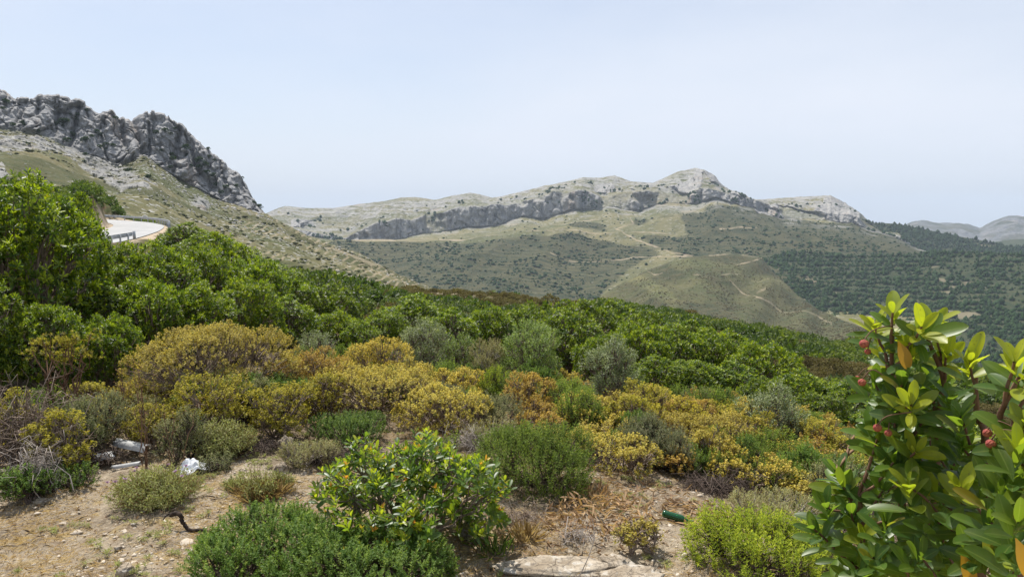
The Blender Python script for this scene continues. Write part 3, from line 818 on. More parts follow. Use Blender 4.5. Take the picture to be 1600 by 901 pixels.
MAT = {}
MAT['arb'] = mat_leaf('strawberry_tree_leaf', [(0, (.018, .043, .006)), (.5, (.038, .082, .009)), (.96, (.085, .148, .014)), (1, (.24, .18, .02))], (.27, .335, .016), (.28, .41, .015), .36, .42, .4, (.25, .9), .05)
MAT['arbf'] = mat_leaf('strawberry_tree_leaf_close', [(0, (.026, .070, .017)), (.5, (.050, .115, .020)), (.975, (.09, .17, .022)), (1, (.22, .15, .02))], (.36, .39, .02), (.34, .48, .02), .46, .40, .5, (.4, .9), .25, vein=True)
MAT['gold'] = mat_leaf('spurge_leaf_gold', [(0, (.15, .11, .024)), (.35, (.235, .19, .031)), (.7, (.32, .285, .047)), (1, (.17, .21, .03))], (.66, .58, .15), (.46, .34, .07), .35, .6, .2, (.25, .8), .25)
MAT['goldgreen'] = mat_leaf('spurge_leaf_yellow_green', [(0, (.10, .11, .015)), (.35, (.16, .16, .02)), (.7, (.24, .23, .03)), (1, (.32, .22, .03))], (.46, .42, .06), (.40, .38, .05), .35, .6, .2, (.2, .8), .2)
MAT['orange'] = mat_leaf('spurge_leaf_orange', [(0, (.19, .11, .036)), (.4, (.27, .175, .042)), (.8, (.34, .255, .052)), (1, (.16, .18, .035))], (.54, .43, .12), (.42, .25, .05), .35, .6, .2, (.25, .8), .25)
MAT['olive'] = mat_leaf('wild_olive_leaf', [(0, (.12, .155, .08)), (.5, (.18, .22, .12)), (1, (.29, .32, .20))], (.36, .41, .20), (.20, .28, .08), .25, .5, .3, (.5, .95), .1)
MAT['oliveg'] = mat_leaf('olive_leaf_green', [(0, (.09, .15, .04)), (.5, (.14, .21, .06)), (1, (.24, .29, .13))], (.33, .42, .09), (.22, .34, .05), .3, .5, .3, (.4, .95), .1)
MAT['heath'] = mat_leaf('heath_needles', [(0, (.055, .10, .018)), (.5, (.105, .165, .028)), (1, (.17, .235, .045))], (.29, .38, .05), (.18, .30, .03), .25, .7, .15, (.3, .95), .1)
MAT['heathb'] = mat_leaf('heath_needles_bright', [(0, (.09, .14, .014)), (.5, (.17, .235, .02)), (1, (.27, .32, .03))], (.42, .47, .04), (.26, .38, .02), .32, .7, .15, (.3, .95), .1)
MAT['grey'] = mat_leaf('grey_green_leaf', [(0, (.075, .10, .05)), (.5, (.13, .155, .08)), (1, (.21, .20, .12))], (.30, .30, .16), (.22, .26, .10), .25, .7, .15, (.3, .95), .1)
MAT['mound'] = mat_leaf('cushion_leaf', [(0, (.045, .095, .018)), (.5, (.08, .15, .028)), (1, (.13, .20, .045))], (.22, .30, .05), (.18, .32, .04), .28, .6, .2, (.3, .95), .1)
MAT['pale'] = mat_leaf('pale_dry_leaf', [(0, (.20, .16, .08)), (.5, (.29, .26, .14)), (1, (.22, .25, .10))], (.36, .38, .20), (.28, .27, .12), .25, .8, .1, (.3, .95), .1)
MAT['thist'] = mat_leaf('thistle_leaf', [(0, (.16, .19, .06)), (.5, (.25, .27, .11)), (1, (.36, .35, .19))], (.34, .38, .14), (.30, .34, .10), .3, .7, .15, (.3, .95), .1)
MAT['straw'] = mat_leaf('dry_grass', [(0, (.26, .18, .085)), (.5, (.40, .30, .15)), (1, (.54, .44, .26))], (.50, .38, .18), (.40, .28, .10), .3, .8, .1)
MAT['rust'] = mat_leaf('dead_leaf', [(0, (.18, .11, .065)), (.5, (.32, .22, .13)), (1, (.48, .37, .23))], (.45, .30, .15), (.36, .22, .09), .25, .7, .2)
MAT['maquis'] = mat_leaf('far_scrub_leaf', [(0, (.020, .044, .007)), (.5, (.040, .073, .011)), (1, (.078, .115, .018))], (.17, .21, .022), (.12, .20, .02), .30, .5, .3, (.35, 1.0), .0)
MAT['maquisb'] = mat_leaf('far_brown_leaf', [(0, (.06, .058, .022)), (.5, (.105, .092, .038)), (1, (.15, .12, .052))], (.16, .15, .055), (.12, .11, .04), .22, .8, .1, (.3, 1.0), .0)
MAT['maquism'] = mat_leaf('slope_scrub_leaf', [(0, (.030, .045, .015)), (.5, (.055, .07, .024)), (1, (.10, .095, .04))], (.12, .13, .04), (.12, .15, .03), .2, .7, .1, (.3, 1.0), .0)
MAT['farwood'] = mat_leaf('forest_crown_leaf', [(0, (.014, .038, .014)), (.5, (.025, .060, .020)), (1, (.045, .085, .026))], (.06, .09, .03), (.05, .09, .02), .15, .8, .1, (.5, 1.0), .0)
MAT['wood'] = mat_simple('branch_bark', (.16, .115, .085), (.30, .24, .19), 14, .9)
MAT['wooddark'] = mat_simple('dark_bark', (.055, .04, .03), (.13, .095, .075), 14, .9)
MAT['woodpale'] = mat_simple('bleached_wood', (.30, .25, .21), (.46, .41, .36), 14, .9)
MAT['woodred'] = mat_simple('reddish_bark', (.13, .07, .04), (.24, .14, .085), 14, .8)


def shrub_data(kind, seed, R, H, dens=1.0):
    """returns (foliage mesh, branch mesh) at real size"""
    rg = np.random.default_rng(seed)
    if kind == 'arb':
        C, Rd = crown_lobes(rg, R, H, .12, int(14 + 12 * R), .27)
        n = int(720 * R * (R + H) * dens); p, v = sample_lobes(rg, C, Rd, n, .1, (.66, 1.10), .45)
        k = fbm(p / .34, 2, seed) + rg.uniform(-.12, .12, n) > -.22; p, v = p[k], v[k]; n = len(p)
        d = unit(v * .75 + np.array([0, 0, .75]) + rg.normal(0, .28, v.shape))
        V, f, tn = whorls(rg, p, d, 9, .076, .028, .35, 1.4, .05, 'oval')
        B = skeleton(rg, C, p, 4, .035, 5)
        return (V, f, tn), B, 'arb', 'wood'
    if kind == 'gold' or kind == 'goldgreen' or kind == 'orange':
        C, Rd = crown_lobes(rg, R, H, .08, int(9 + 8 * R), .30)
        n = int(3100 * R * (R + H) * .62 * dens); C[:, 2] *= rg.uniform(.84, 1.12, len(C)); Rd = Rd * rg.uniform(.75, 1.2, len(C))
        p, v = sample_lobes(rg, C, Rd, n, .06, (.84, 1.07), .55)
        k = fbm(p / .11, 2, seed) + rg.uniform(-.1, .1, n) > -.24; p, v = p[k], v[k]; n = len(p)
        d = unit(v * .8 + np.array([0, 0, .6]) + rg.normal(0, .2, v.shape))
        V1, f1, t1 = whorls(rg, p, d, 7, .030, .012, .5, 1.35, .035)
        m = v[:, 2] > -.15
        V2, f2, t2 = whorls(rg, p[m] + d[m] * .012, d[m], 5, .017, .014, .5, 1.3, .0, sd=np.clip(.55 + .5 * v[m, 2] + rg.normal(0, .2, m.sum()), 0, 1))
        B = skeleton(rg, C, p, 5, .014, 4, 0, .05, .002, int(260 * R / .5))
        V, f, tn = join([(V1, f1, t1), (V2, f2, t2)])
        return (V, f, tn), B, kind, 'wood'
    if kind in ('olive', 'oliveg'):
        C, Rd = crown_lobes(rg, R, H, .1, int(9 + 7 * R), .34)
        n = int(900 * R * (R + H) * dens); p, v = sample_lobes(rg, C, Rd, n, .08, (.7, 1.1), .4)
        d = unit(v * .7 + np.array([0, 0, .7]) + rg.normal(0, .25, v.shape))
        st = .05 * np.arange(3)[None, :, None]; pp = (p[:, None] + d[:, None] * (st - .05)).reshape(-1, 3); d3 = np.repeat(d, 3, 0); sd = np.repeat(rg.uniform(0, 1, n), 3)
        V, f, tn = whorls(rg, pp, d3, 4, .045, .012, .5, .95, .03, sd=sd)
        B = skeleton(rg, C, p, 5, .02, 4, 0, .06, .003, 200)
        return (V, f, tn), B, kind, 'wood'
    if kind in ('heath', 'heathb', 'grey', 'mound', 'pale'):
        C, Rd = crown_lobes(rg, R, H, .05, int(8 + 8 * R), .34)
        sc = {'heath': 1.0, 'heathb': 1.0, 'grey': .8, 'mound': .55, 'pale': .6}[kind]
        n = int(1150 * R * (R + H) * dens / (sc ** 1.2)); p, v = sample_lobes(rg, C, Rd, n, .03, (.55, 1.05), .5)
        up = .95 if kind in ('heath', 'heathb') else .55
        d = unit(v * .55 + np.array([0, 0, up]) + rg.normal(0, .2, v.shape))
        k = 5; st = .028 * sc * np.arange(k)[None, :, None]
        pp = (p[:, None] + d[:, None] * (st - .06 * sc)).reshape(-1, 3); d3 = np.repeat(d, k, 0); sd = np.repeat(rg.uniform(0, 1, n), k)
        V, f, tn = whorls(rg, pp, d3, 4, .026 * (sc ** .5), .0075 if kind != 'mound' else .010, .55, .95, .012, sd=sd)
        B = skeleton(rg, C, p, 6, .010, 3, 0, .08, .002, int(240 * dens))
        return (V, f, tn), B, kind, 'wooddark' if kind != 'pale' else 'woodpale'
    raise ValueError(kind)


def make_plant(name, kind, seed, loc, R, H, label, cat='shrub', group=None, dens=1.0, rz=0.0, sx=1.0, fol='foliage'):
    (V, f, tn), (BV, Bf), m, wd = shrub_data(kind, seed, R, H, dens)
    V = V * np.array([sx, 1, 1]); BV = BV * np.array([sx, 1, 1])
    o = empty(name, loc, rz, label, cat, group)
    link(fol, mesh_np(fol, V, f, MAT[m], tint=tn), o)
    link('branches', mesh_np('branches', BV, Bf, MAT[wd]), o)
    return o


def top_height(px, py, r, g):
    return float(U(px, py, r)[2] - g[2])
# ------------------------------------------------------------------ the shrubs one by one
# (kind, px, r, width px, top py, label)
SPURGE = [
    ('gold', 330, 9.3, 225, 497, 'largest golden spurge dome on the left, its bare branches showing underneath'),
    ('goldgreen', 322, 8.0, 112, 580, 'rounded yellow green spurge bush left of its twin, below the big golden dome'),
    ('goldgreen', 425, 7.9, 98, 594, 'rounded yellow green spurge bush right of its twin, beside the dark hollow'),
    ('goldgreen', 224, 7.9, 80, 617, 'small golden tipped spurge bush behind the broken gutter pieces'),
    ('orange', 485, 9.6, 125, 542, 'brownish gold spurge directly right of the largest golden dome'),
    ('gold', 590, 11.0, 115, 522, 'golden spurge farthest back, below the narrow bare streak of slope'),
    ('gold', 588, 9.0, 180, 566, 'broad golden spurge with dark branches, behind the low green cushion'),
    ('gold', 715, 9.6, 90, 569, 'golden spurge in front of the left grey green olive bush'),
    ('gold', 690, 8.1, 150, 598, 'golden spurge bush right behind the bright green strawberry tree sapling'),
    ('orange', 828, 9.0, 78, 581, 'orange topped spurge standing in front of the tallest olive bush'),
    ('gold', 925, 8.6, 130, 622, 'pale gold spurge below the round silvery olive bush'),
    ('orange', 845, 8.2, 80, 645, 'pinkish brown spurge behind the large grey green heath'),
    ('gold', 1030, 9.7, 95, 606, 'golden spurge right below the round silvery olive bush'),
    ('orange', 1090, 9.4, 90, 618, 'spurge with rusty leaves under the pale grey twiggy bush'),
    ('goldgreen', 1150, 10.2, 90, 622, 'greenish gold spurge left of the dark rounded olive bush'),
    ('orange', 1196, 9.3, 66, 664, 'small deep orange spurge under the dark rounded olive bush'),
    ('gold', 1110, 8.4, 140, 672, 'wide golden spurge in the middle of the lower right patch'),
    ('orange', 1005, 8.5, 100, 668, 'rusty gold spurge above the sage green bushes by the litter'),
    ('gold', 1240, 7.8, 130, 708, 'golden spurge left of the leaning strawberry tree branch'),
    ('gold', 1335, 8.4, 110, 708, 'golden spurge half hidden behind the strawberry tree at right'),
    ('goldgreen', 1275, 9.5, 105, 658, 'mixed green and gold spurge right of the dark rounded olive bush'),
    ('orange', 1175, 7.9, 90, 700, 'orange gold spurge above the dense green bush near the bottle'),
    ('gold', 1060, 9.0, 80, 650, 'little golden spurge between two larger ones on the right'),
    ('gold', 940, 7.7, 90, 690, 'low golden spurge at the right edge of the large grey green heath'),
    ('gold', 1090, 7.7, 80, 728, 'sparse golden spurge just above the green bottle'),
    ('gold', 1005, 4.9, 76, 846, 'small golden spurge beside the pale flat rocks at the bottom'),
    ('gold', 890, 7.3, 105, 684, 'golden spurge pressed against the back of the large grey green heath'),
    ('gold', 975, 6.9, 120, 704, 'golden spurge left of the littered gap'),
    ('orange', 1050, 7.2, 100, 700, 'rusty gold spurge above the littered gap'),
    ('gold', 1180, 7.2, 120, 724, 'golden spurge behind the dense dark green bush'),
    ('gold', 1300, 7.0, 110, 738, 'golden spurge just left of the right strawberry tree'),
    ('goldgreen', 10, 7.9, 50, 600, 'yellow spurge sprigs at the left edge in the dead twigs'),
    ('gold', 1400, 9.3, 120, 690, 'golden spurge seen through the leaves of the right strawberry tree'),
    ('orange', 440, 10.4, 60, 560, 'narrow golden spurge squeezed behind the largest dome'),
    ('gold', 645, 10.2, 90, 560, 'golden spurge between the back one and the left olive bush'),
    ('goldgreen', 875, 9.9, 60, 612, 'greenish spurge between the two heath tufts'),
    ('orange', 1130, 11.2, 80, 606, 'faded spurge tucked against the edge of the strawberry tree mass'),
]
for i, (k, px, r, wp, yt, lab) in enumerate(SPURGE):
    g = gpt(px, r); R = wp * 1.12 * r / F / 2; H = top_height(px, yt, r, g)
    make_plant('spurge_bush', k, 100 + i, g, R * 1.0, max(H, .25 if r > 6 else .12), lab, 'shrub', 'golden spurge bushes', dens=1.0 if R > .3 else 1.25)

OTHER = [
    ('olive', 662, 12.3, 88, 497, 'wild_olive', 'silvery wild olive bush, left of the two tall ones', 1.0),
    ('oliveg', 832, 12.0, 105, 497, 'wild_olive', 'tallest wild olive bush with bright tips in the middle of the slope', 1.0),
    ('olive', 955, 10.6, 88, 530, 'wild_olive', 'round silvery wild olive bush in front of the strawberry tree mass', 1.1),
    ('olive', 1213, 9.7, 94, 602, 'wild_olive', 'dark rounded wild olive bush low on the right', 1.2),
    ('grey', 772, 8.4, 105, 614, 'shrub', 'wispy grey green shrub in front of the bright upright heath', 1.0),
    ('grey', 1100, 10.8, 84, 604, 'shrub', 'pale grey twiggy bush at the foot of the strawberry trees', 1.0),
    ('olive', 490, 13.0, 66, 515, 'wild_olive', 'small dull wild olive between dark strawberry trees at centre left', 1.0),
    ('oliveg', 715, 12.8, 70, 520, 'wild_olive', 'light green olive bush just right of the silvery left one', .9),
    ('heathb', 768, 9.9, 66, 574, 'heath_bush', 'upright bright green heath in front of the dead twiggy bush', 1.0),
    ('heath', 893, 9.8, 76, 592, 'heath_bush', 'green heath left of the round silvery olive bush', 1.0),
    ('heath', 842, 6.2, 215, 660, 'heath_bush', 'large grey green heath right of the strawberry tree sapling', 1.9),
    ('pale', 765, 7.6, 90, 668, 'shrub', 'pinkish dry bush behind the large grey green heath', .8),
    ('mound', 540, 7.7, 128, 648, 'shrub', 'low soft green cushion bush at the edge of the dirt', 1.1),
    ('heathb', 1215, 4.9, 230, 812, 'heath_bush', 'vivid yellow green heath at the bottom right', 2.0),
    ('mound', 400, 4.75, 250, 832, 'shrub', 'dense green cushion at the bottom, left half of the pair', 1.5),
    ('mound', 590, 4.4, 250, 850, 'shrub', 'dense green cushion at the bottom, right half below the sapling', 1.5),
    ('heath', 1155, 7.4, 120, 742, 'shrub', 'dense dark green bush behind the vivid heath', 1.1),
    ('grey', 1000, 7.9, 80, 696, 'shrub', 'sage green bush left of the littered gap', 1.0),
    ('mound', 955, 7.5, 80, 724, 'shrub', 'small green bush above the heap of dead leaves', 1.0),
    ('mound', 1075, 7.3, 90, 748, 'shrub', 'low green bush directly above the bottle', .9),
    ('pale', 1228, 6.0, 140, 790, 'shrub', 'pale dry bush behind the vivid yellow green heath', 1.1),
    ('goldgreen', 78, 7.4, 100, 632, 'shrub', 'yellow green bush beside the tangle of dead twigs', 1.0),
    ('grey', 130, 8.0, 110, 612, 'shrub', 'grey green leafy bush behind the yellow green one at left', 1.0),
    ('grey', 275, 7.3, 80, 640, 'shrub', 'grey green herb bush right of the small golden spurge', .9),
    ('thist', 335, 7.4, 105, 656, 'shrub', 'pale leaved bush at the foot of the yellow green spurges', 1.0),
    ('mound', 14, 6.9, 66, 728, 'shrub', 'little green tuft at the left edge of the dirt', 1.0),
    ('pale', 480, 6.9, 90, 692, 'shrub', 'beige dried cushion at the edge of the dirt clearing', 1.2),
    ('grey', 325, 6.9, 50, 718, 'shrub', 'small grey green tuft just right of the crumpled white sheet', 1.0),
    ('mound', 75, 7.0, 80, 740, 'shrub', 'creeping green weeds left of the gutter pieces', .9),
    ('pale', 760, 12.2, 76, 525, 'shrub', 'dead grey twiggy bush between the two tall olive bushes', .8),
    ('heath', 1320, 6.3, 120, 800, 'shrub', 'brownish green bush under the leaning strawberry tree branch', .8),
    ('grey', 1330, 9.6, 80, 675, 'shrub', 'grey bush behind the right strawberry tree', .9),
    ('heath', 690, 7.2, 60, 690, 'heath_bush', 'thin heath sprigs behind the top of the sapling', .7),
    ('heath', 650, 9.9, 60, 610, 'heath_bush', 'dark heath showing in the gap between golden spurges', 1.0),
]


def thistle_data(rg, R, H, dens=1.0):
    n = int(420 * dens * (R / .3)); a = rg.uniform(0, 6.28, n); q = np.sqrt(rg.uniform(0, 1, n)) * R
    tp = np.stack([q * np.cos(a), q * np.sin(a), H * (1 - .45 * (q / R) ** 2) * rg.uniform(.45, 1.05, n)], -1)
    b = tp * np.array([.35, .35, 0]); P = curve(b, tp, rg, 5, .0, .06)
    BV, Bf = tubes(P, np.linspace(.0030, .0014, 5)[None].repeat(n, 0), 3)
    pos = np.concatenate([P[:, 4], P[:, 3], P[:, 2][: n // 2]]); d = unit(np.concatenate([P[:, 4] - P[:, 3]] * 2 + [(P[:, 4] - P[:, 3])[: n // 2]]) + rg.normal(0, .02, pos.shape))
    V, f, tn = whorls(rg, pos, d, 5, .034, .009, .5, 1.3, .05, fold=.3)
    return (V, f, tn), (BV, Bf)


for i, (k, px, r, wp, yt, nm, lab, de) in enumerate(OTHER):
    g = gpt(px, r); R = wp * r / F / 2; H = max(top_height(px, yt, r, g), .14)
    if k == 'thist':
        rg = np.random.default_rng(300 + i); (V, f, tn), (BV, Bf) = thistle_data(rg, R, H, 1.2)
        o = empty(nm, g, 0, lab, 'shrub'); link('foliage', mesh_np('foliage', V, f, MAT['thist'], tint=tn), o); link('stems', mesh_np('stems', BV, Bf, MAT['straw']), o)
    else:
        make_plant(nm, k, 300 + i, g, R, H, lab, {'wild_olive': 'olive bush', 'heath_bush': 'heath'}.get(nm, 'shrub'), None, dens=de)

# thistle clump in front of the gutter pieces, with a few mauve heads
g = gpt(228, 6.3); rg = np.random.default_rng(5)
(V, f, tn), (BV, Bf) = thistle_data(rg, .36, .29, 1.15)
o = empty('thistle_bush', g, 0, 'straw and green thistle clump with mauve heads in front of the gutter pieces', 'thistle')
link('foliage', mesh_np('foliage', V, f, MAT['thist'], tint=tn), o); link('stems', mesh_np('stems', BV, Bf, MAT['straw']), o)
M_mauve = mat_simple('thistle_head', (.42, .26, .38), (.55, .40, .50), 30)
for j in range(9):
    a, q = rg.uniform(0, 6.28), rg.uniform(.05, .36); p = np.array([[q * math.cos(a), q * math.sin(a) - .05, .29 * (1 - .5 * (q / .44) ** 2)]])
    V, f, _ = whorls(rg, np.repeat(p, 3, 0), np.repeat(np.array([[0, 0, 1.0]]), 3, 0), 9, .026, .008, .1, .8)
    link('flower_head', mesh_np('flower_head', V, f, M_mauve), o)

# ------------------------------------------------------------------ strawberry trees
ARB_V = []
for i, (R, H) in enumerate([(1.0, 2.0), (1.15, 1.9), (.85, 1.9), (1.05, 1.6)]):
    (V, f, tn), (BV, Bf), _, _ = shrub_data('arb', 40 + i, R, H)
    ARB_V.append((R, H, mesh_np('crown', V, f, MAT['arb'], tint=tn), mesh_np('trunk', BV, Bf, MAT['wood'])))


def arb(px, r, wp, yt, label, group, i, cat='tree'):
    g = gpt(px, r); R = wp * r / F / 2; H = max(top_height(px, yt, r, g), .5)
    vR, vH, m, b = ARB_V[i % 4]
    o = empty('strawberry_tree', g, (i * 2.1) % 6.28, label, cat, group)
    o.scale = (R / vR, R / vR, H / vH)
    link('crown', m, o); link('trunk', b, o); return o


LEFT_A = [(35, 12.2, 200, 275), (95, 14, 135, 288), (-95, 12.5, 200, 268), (185, 15.5, 140, 378), (245, 14.5, 125, 380), (305, 16.5, 125, 384), (345, 19, 110, 366), (388, 17, 130, 402), (440, 18.5, 120, 424), (503, 20, 110, 442),
          (150, 12.4, 130, 432), (232, 12.2, 130, 432), (305, 12.6, 120, 442), (382, 13.6, 118, 434), (442, 14.2, 108, 462), (520, 15.2, 90, 484), (560, 14.5, 70, 500), (60, 10.6, 120, 470), (-20, 10.6, 110, 440), (160, 10.9, 100, 490)]
for i, a in enumerate(LEFT_A):
    arb(*a, {0: 'tallest dark strawberry tree at the left edge, sunlit on top and shading its trunk', 1: 'second tall strawberry tree, just left of the road'}.get(i, 'dark glossy strawberry tree in the tall mass below the road at left'), 'strawberry trees massed at left below the road', i)
RIGHT_A = [(600, 17, 92, 484), (700, 16, 105, 482), (762, 18, 110, 477), (885, 17, 118, 484), (905, 22, 135, 464), (962, 24, 112, 472), (1000, 15, 112, 502), (1052, 16.2, 118, 506), (1102, 17, 118, 512), (1150, 18, 116, 522), (1200, 16.2, 124, 532),
           (1248, 14.2, 106, 578), (1292, 13.2, 96, 612), (1335, 14.2, 100, 592), (940, 14.5, 90, 520), (1030, 13.2, 92, 556), (1085, 13.6, 98, 560), (1150, 13.8, 104, 566), (1200, 13, 90, 590), (1010, 19, 110, 486), (820, 20, 110, 478), (1080, 21, 110, 500), (1130, 23, 110, 512), (640, 21, 110, 462), (1300, 17, 90, 590), (1400, 13, 130, 640), (1500, 13, 140, 660), (1590, 12, 140, 680)]
for i, a in enumerate(RIGHT_A):
    arb(*a, 'bright green strawberry tree in the mass behind the golden spurges, right of centre', 'strawberry trees massed right of centre', i + 1)
ROAD_A = [(292, 60, 80, 348), (325, 52, 90, 362), (360, 46, 92, 376), (310, 38, 90, 394), (395, 38, 95, 398), (268, 66, 40, 360), (430, 48, 90, 412)]
for i, a in enumerate(ROAD_A):
    arb(*a, 'dark green strawberry tree on the bank just right of the road', 'strawberry trees on the bank beside the road', i + 2)

# young strawberry tree in the foreground
def sapling(px, r, wp, yt):
    g = gpt(px, r); R = wp * r / F / 2; H = top_height(px, yt, r, g); rg = np.random.default_rng(77)
    C, Rd = crown_lobes(rg, R, H, .02, 16, .30)
    C[:, 2] *= 1 + rg.uniform(-.12, .12, len(C))
    p, v = sample_lobes(rg, C, Rd, 600, .03, (.35, 1.14), .4)
    d = unit(v * .7 + np.array([0, 0, .75]) + rg.normal(0, .28, v.shape))
    V, f, tn = whorls(rg, p, d, 9, .064, .024, .3, 1.35, .07, 'full', curl=.12, fold=.32, sd=rg.uniform(.25, 1, len(p)))
    o = empty('strawberry_tree', g, 0, 'young bright green strawberry tree with orange tipped shoots in the foreground', 'tree')
    q = rg.choice(len(p), 90, replace=False)
    V2, f2, t2 = whorls(rg, p[q] + d[q] * .02, d[q], 5, .035, .014, .15, .8, 0, 'oval')
    n1 = len(f[0]); nV1 = len(V); V, f, tn = join([(V, f, tn), (V2, f2, t2)])
    vz = np.zeros((len(V), 3)); vz[1:nV1:3, 0] = 1
    link('crown', mesh_np('crown', V, f, [MAT['arbf'], MAT['youngA']], zone=vz, tint=tn, smooth=True, midx=np.arange(len(f[0])) >= n1), o)
    BV, Bf = skeleton(rg, C, p, 4, .016, 5, 0, .12, .003, 260); link('trunk', mesh_np('trunk', BV, Bf, MAT['wood'], smooth=True), o)


MAT['youngA'] = mat_leaf('young_shoot_leaf', [(0, (.42, .36, .03)), (.5, (.50, .30, .04)), (1, (.55, .20, .05))], (.5, .42, .05), (.5, .36, .04), .4, .4, .4)
sapling(648, 5.0, 315, 676)

# ------------------------------------------------------------------ fruiting strawberry tree at the right edge
def fruiting_tree():
    rg = np.random.default_rng(91); base = gpt(1490, 2.15)
    o = empty('strawberry_tree', base, 0, 'close glossy strawberry tree with red fruits filling the right edge', 'tree')
    S = [(1365, 505, 1.95), (1395, 488, 1.9), (1440, 510, 1.85), (1462, 505, 1.95), (1420, 545, 1.9), (1478, 556, 1.95), (1516, 566, 1.85), (1384, 560, 2.0), (1368, 600, 1.95), (1410, 600, 1.85), (1450, 590, 2.0), (1395, 645, 1.9), (1425, 632, 1.8),
         (1372, 680, 1.95), (1440, 660, 1.95), (1485, 625, 1.9), (1500, 650, 1.8), (1585, 565, 1.6), (1600, 585, 1.65), (1605, 660, 1.6), (1590, 700, 1.55), (1398, 720, 1.9), (1432, 705, 1.85), (1468, 715, 1.9), (1505, 700, 1.85), 
         (1380, 765, 1.95), (1420, 760, 1.8), (1460, 770, 1.9), (1500, 760, 1.75), (1540, 760, 1.85), (1575, 760, 1.6), (1610, 740, 1.6), (1306, 735, 2.05), (1318, 760, 2.0), (1290, 790, 1.95), (1272, 826, 1.9), (1330, 800, 1.95), (1350, 835, 1.9), (1305, 850, 2.0),
         (1385, 815, 1.85), (1425, 815, 1.9), (1465, 815, 1.8), (1505, 815, 1.85), (1548, 815, 1.7), (1590, 815, 1.5), (1365, 870, 1.8), (1400, 865, 1.85), (1440, 870, 1.75), (1480, 865, 1.8), (1520, 865, 1.7), (1560, 870, 1.65), (1600, 865, 1.5), (1345, 900, 1.85), (1330, 880, 2.0), (1620, 800, 1.6), (1640, 620, 1.7), (1650, 700, 1.7)]
    core = [(1410, 690), (1440, 740), (1480, 790), (1420, 580), (1450, 640), (1500, 720), (1550, 800), (1600, 780), (1400, 830), (1460, 850), (1530, 850), (1390, 660), (1380, 620)]
    for cx, cy in core:
        for _ in range(4): S.append((max(cx + rg.normal(0, 28), 1375 if cy < 720 else 1320), cy + rg.normal(0, 28), rg.uniform(1.95, 2.35)))
    S = np.array(S); P = U(S[:, 0], S[:, 1], S[:, 2]) - base
    ctr = np.array([.05, .15, .1]) + 0 * P; ctr[:, 2] = P[:, 2] - .25
    out = unit(P - ctr + np.array([0, -.08, 0])); out[:, 2] = 0
    d = unit(out * .55 + np.array([0, -.12, .95]) + rg.normal(0, .22, P.shape))
    sd = np.clip(rg.uniform(.05, .8, len(P)) + .6 * (S[:, 1] < 590), 0, 1)  # upper shoots get more lime young-leaf colour, sunlit brightness painted into the tint
    V, f, tn = whorls(rg, P, d, 12, .077, .0275, .25, 1.3, .085, 'full', curl=.16, fold=.34, sd=sd)
    vz = np.zeros((len(V), 3)); vz[1::3, 0] = 1
    link('crown', mesh_np('crown', V, f, MAT['arbf'], tint=tn, smooth=True, zone=vz), o)
    # stems
    mains = [((0, 0, 0), (1405, 720, 2.0), (1395, 520, 1.92)), ((.03, .02, 0), (1465, 690, 2.0), (1450, 530, 1.92)), ((.06, 0, 0), (1540, 740, 1.9), (1525, 580, 1.9)), ((.1, -.1, 0), (1600, 760, 1.7), (1592, 590, 1.62)), ((-.05, 0, 0), (1345, 815, 2.0), (1306, 735, 2.05))]
    paths, cen = [], []
    for b, m_, t_ in mains:
        m1 = U(*m_) - base; t1 = U(*t_) - base; q = catmull(np.array([np.array(b), m1 * .5 + np.array(b) * .5 + rg.normal(0, .02, 3), m1, (m1 + t1) / 2 + rg.normal(0, .015, 3), t1]), 4)
        paths.append(q); cen.append(q)
    BV1 = tubes(np.array(paths), np.linspace(.013, .004, len(paths[0]))[None].repeat(len(paths), 0), 7)
    cen = np.concatenate(cen); ci = []
    for p in P:
        dd_ = np.linalg.norm(cen - (p - np.array([0, 0, .12])), axis=1); ci.append(int(np.argmin(dd_)))
    BV2 = tubes(curve(cen[ci], P - d * .0, rg, 6, -.02, .02), np.linspace(.0048, .0025, 6)[None].repeat(len(P), 0), 5)
    V, f, _ = join([(BV1[0], BV1[1], BV1[0]), (BV2[0], BV2[1], BV2[0])])
    link('trunk', mesh_np('trunk', V, f, MAT['woodred'], smooth=True), o)
    # fruits on short drooping stalks
    tF = NT('red_fruit'); pp = tF.pos(obj=True)
    cc = tF.mix(tF.rng(tF.noise(pp, 60, 3), .4, .65), (.27, .045, .035), (.42, .13, .06))
    M_fr = tF.surf(tF.pbsdf(cc, .72, tF.bump(tF.vor(pp, 300), .8, .002), .4))
    ring = np.linspace(0, 2 * np.pi, 15)[:-1]; zz = np.linspace(-1, 1, 10)
    for j, (x, y, r, rad) in enumerate([(1350, 537, 1.84, .0120), (1356, 549, 1.92, .0085), (1347, 597, 1.84, .0105), (1371, 668, 1.82, .0110), (1388, 676, 1.84, .0095), (1548, 693, 1.62, .0105), (1543, 676, 1.66, .0100), (1340, 590, 1.98, .007)]):
        c0 = U(x, y, r) - base; rad *= .86
        Vr = np.array([[rad * math.sqrt(max(1 - q * q, 0.003)) * math.cos(a), rad * math.sqrt(max(1 - q * q, .003)) * math.sin(a), rad * q * .95] for q in zz for a in ring])
        Vr = Vr * (1 + .05 * np.sin(Vr * 2600).sum(1, keepdims=True) / 3)
        idx = np.arange(140).reshape(10, 14); ff = np.stack([idx[:-1], np.roll(idx, -1, 1)[:-1], np.roll(idx, -1, 1)[1:], idx[1:]], -1).reshape(-1, 4)
        fr = link('fruit', mesh_np('fruit', Vr, ff, M_fr, smooth=True), o, c0)
        # stalk from the fruit up to the nearest shoot
        k = int(np.argmin(np.linalg.norm(P - c0 - np.array([0, 0, .05]), axis=1))); tgt = P[k] - c0 - d[k] * .03
        q = catmull(np.array([[0, 0, rad * .9], [tgt[0] * .3, tgt[1] * .3, rad + .02], tgt]), 5)
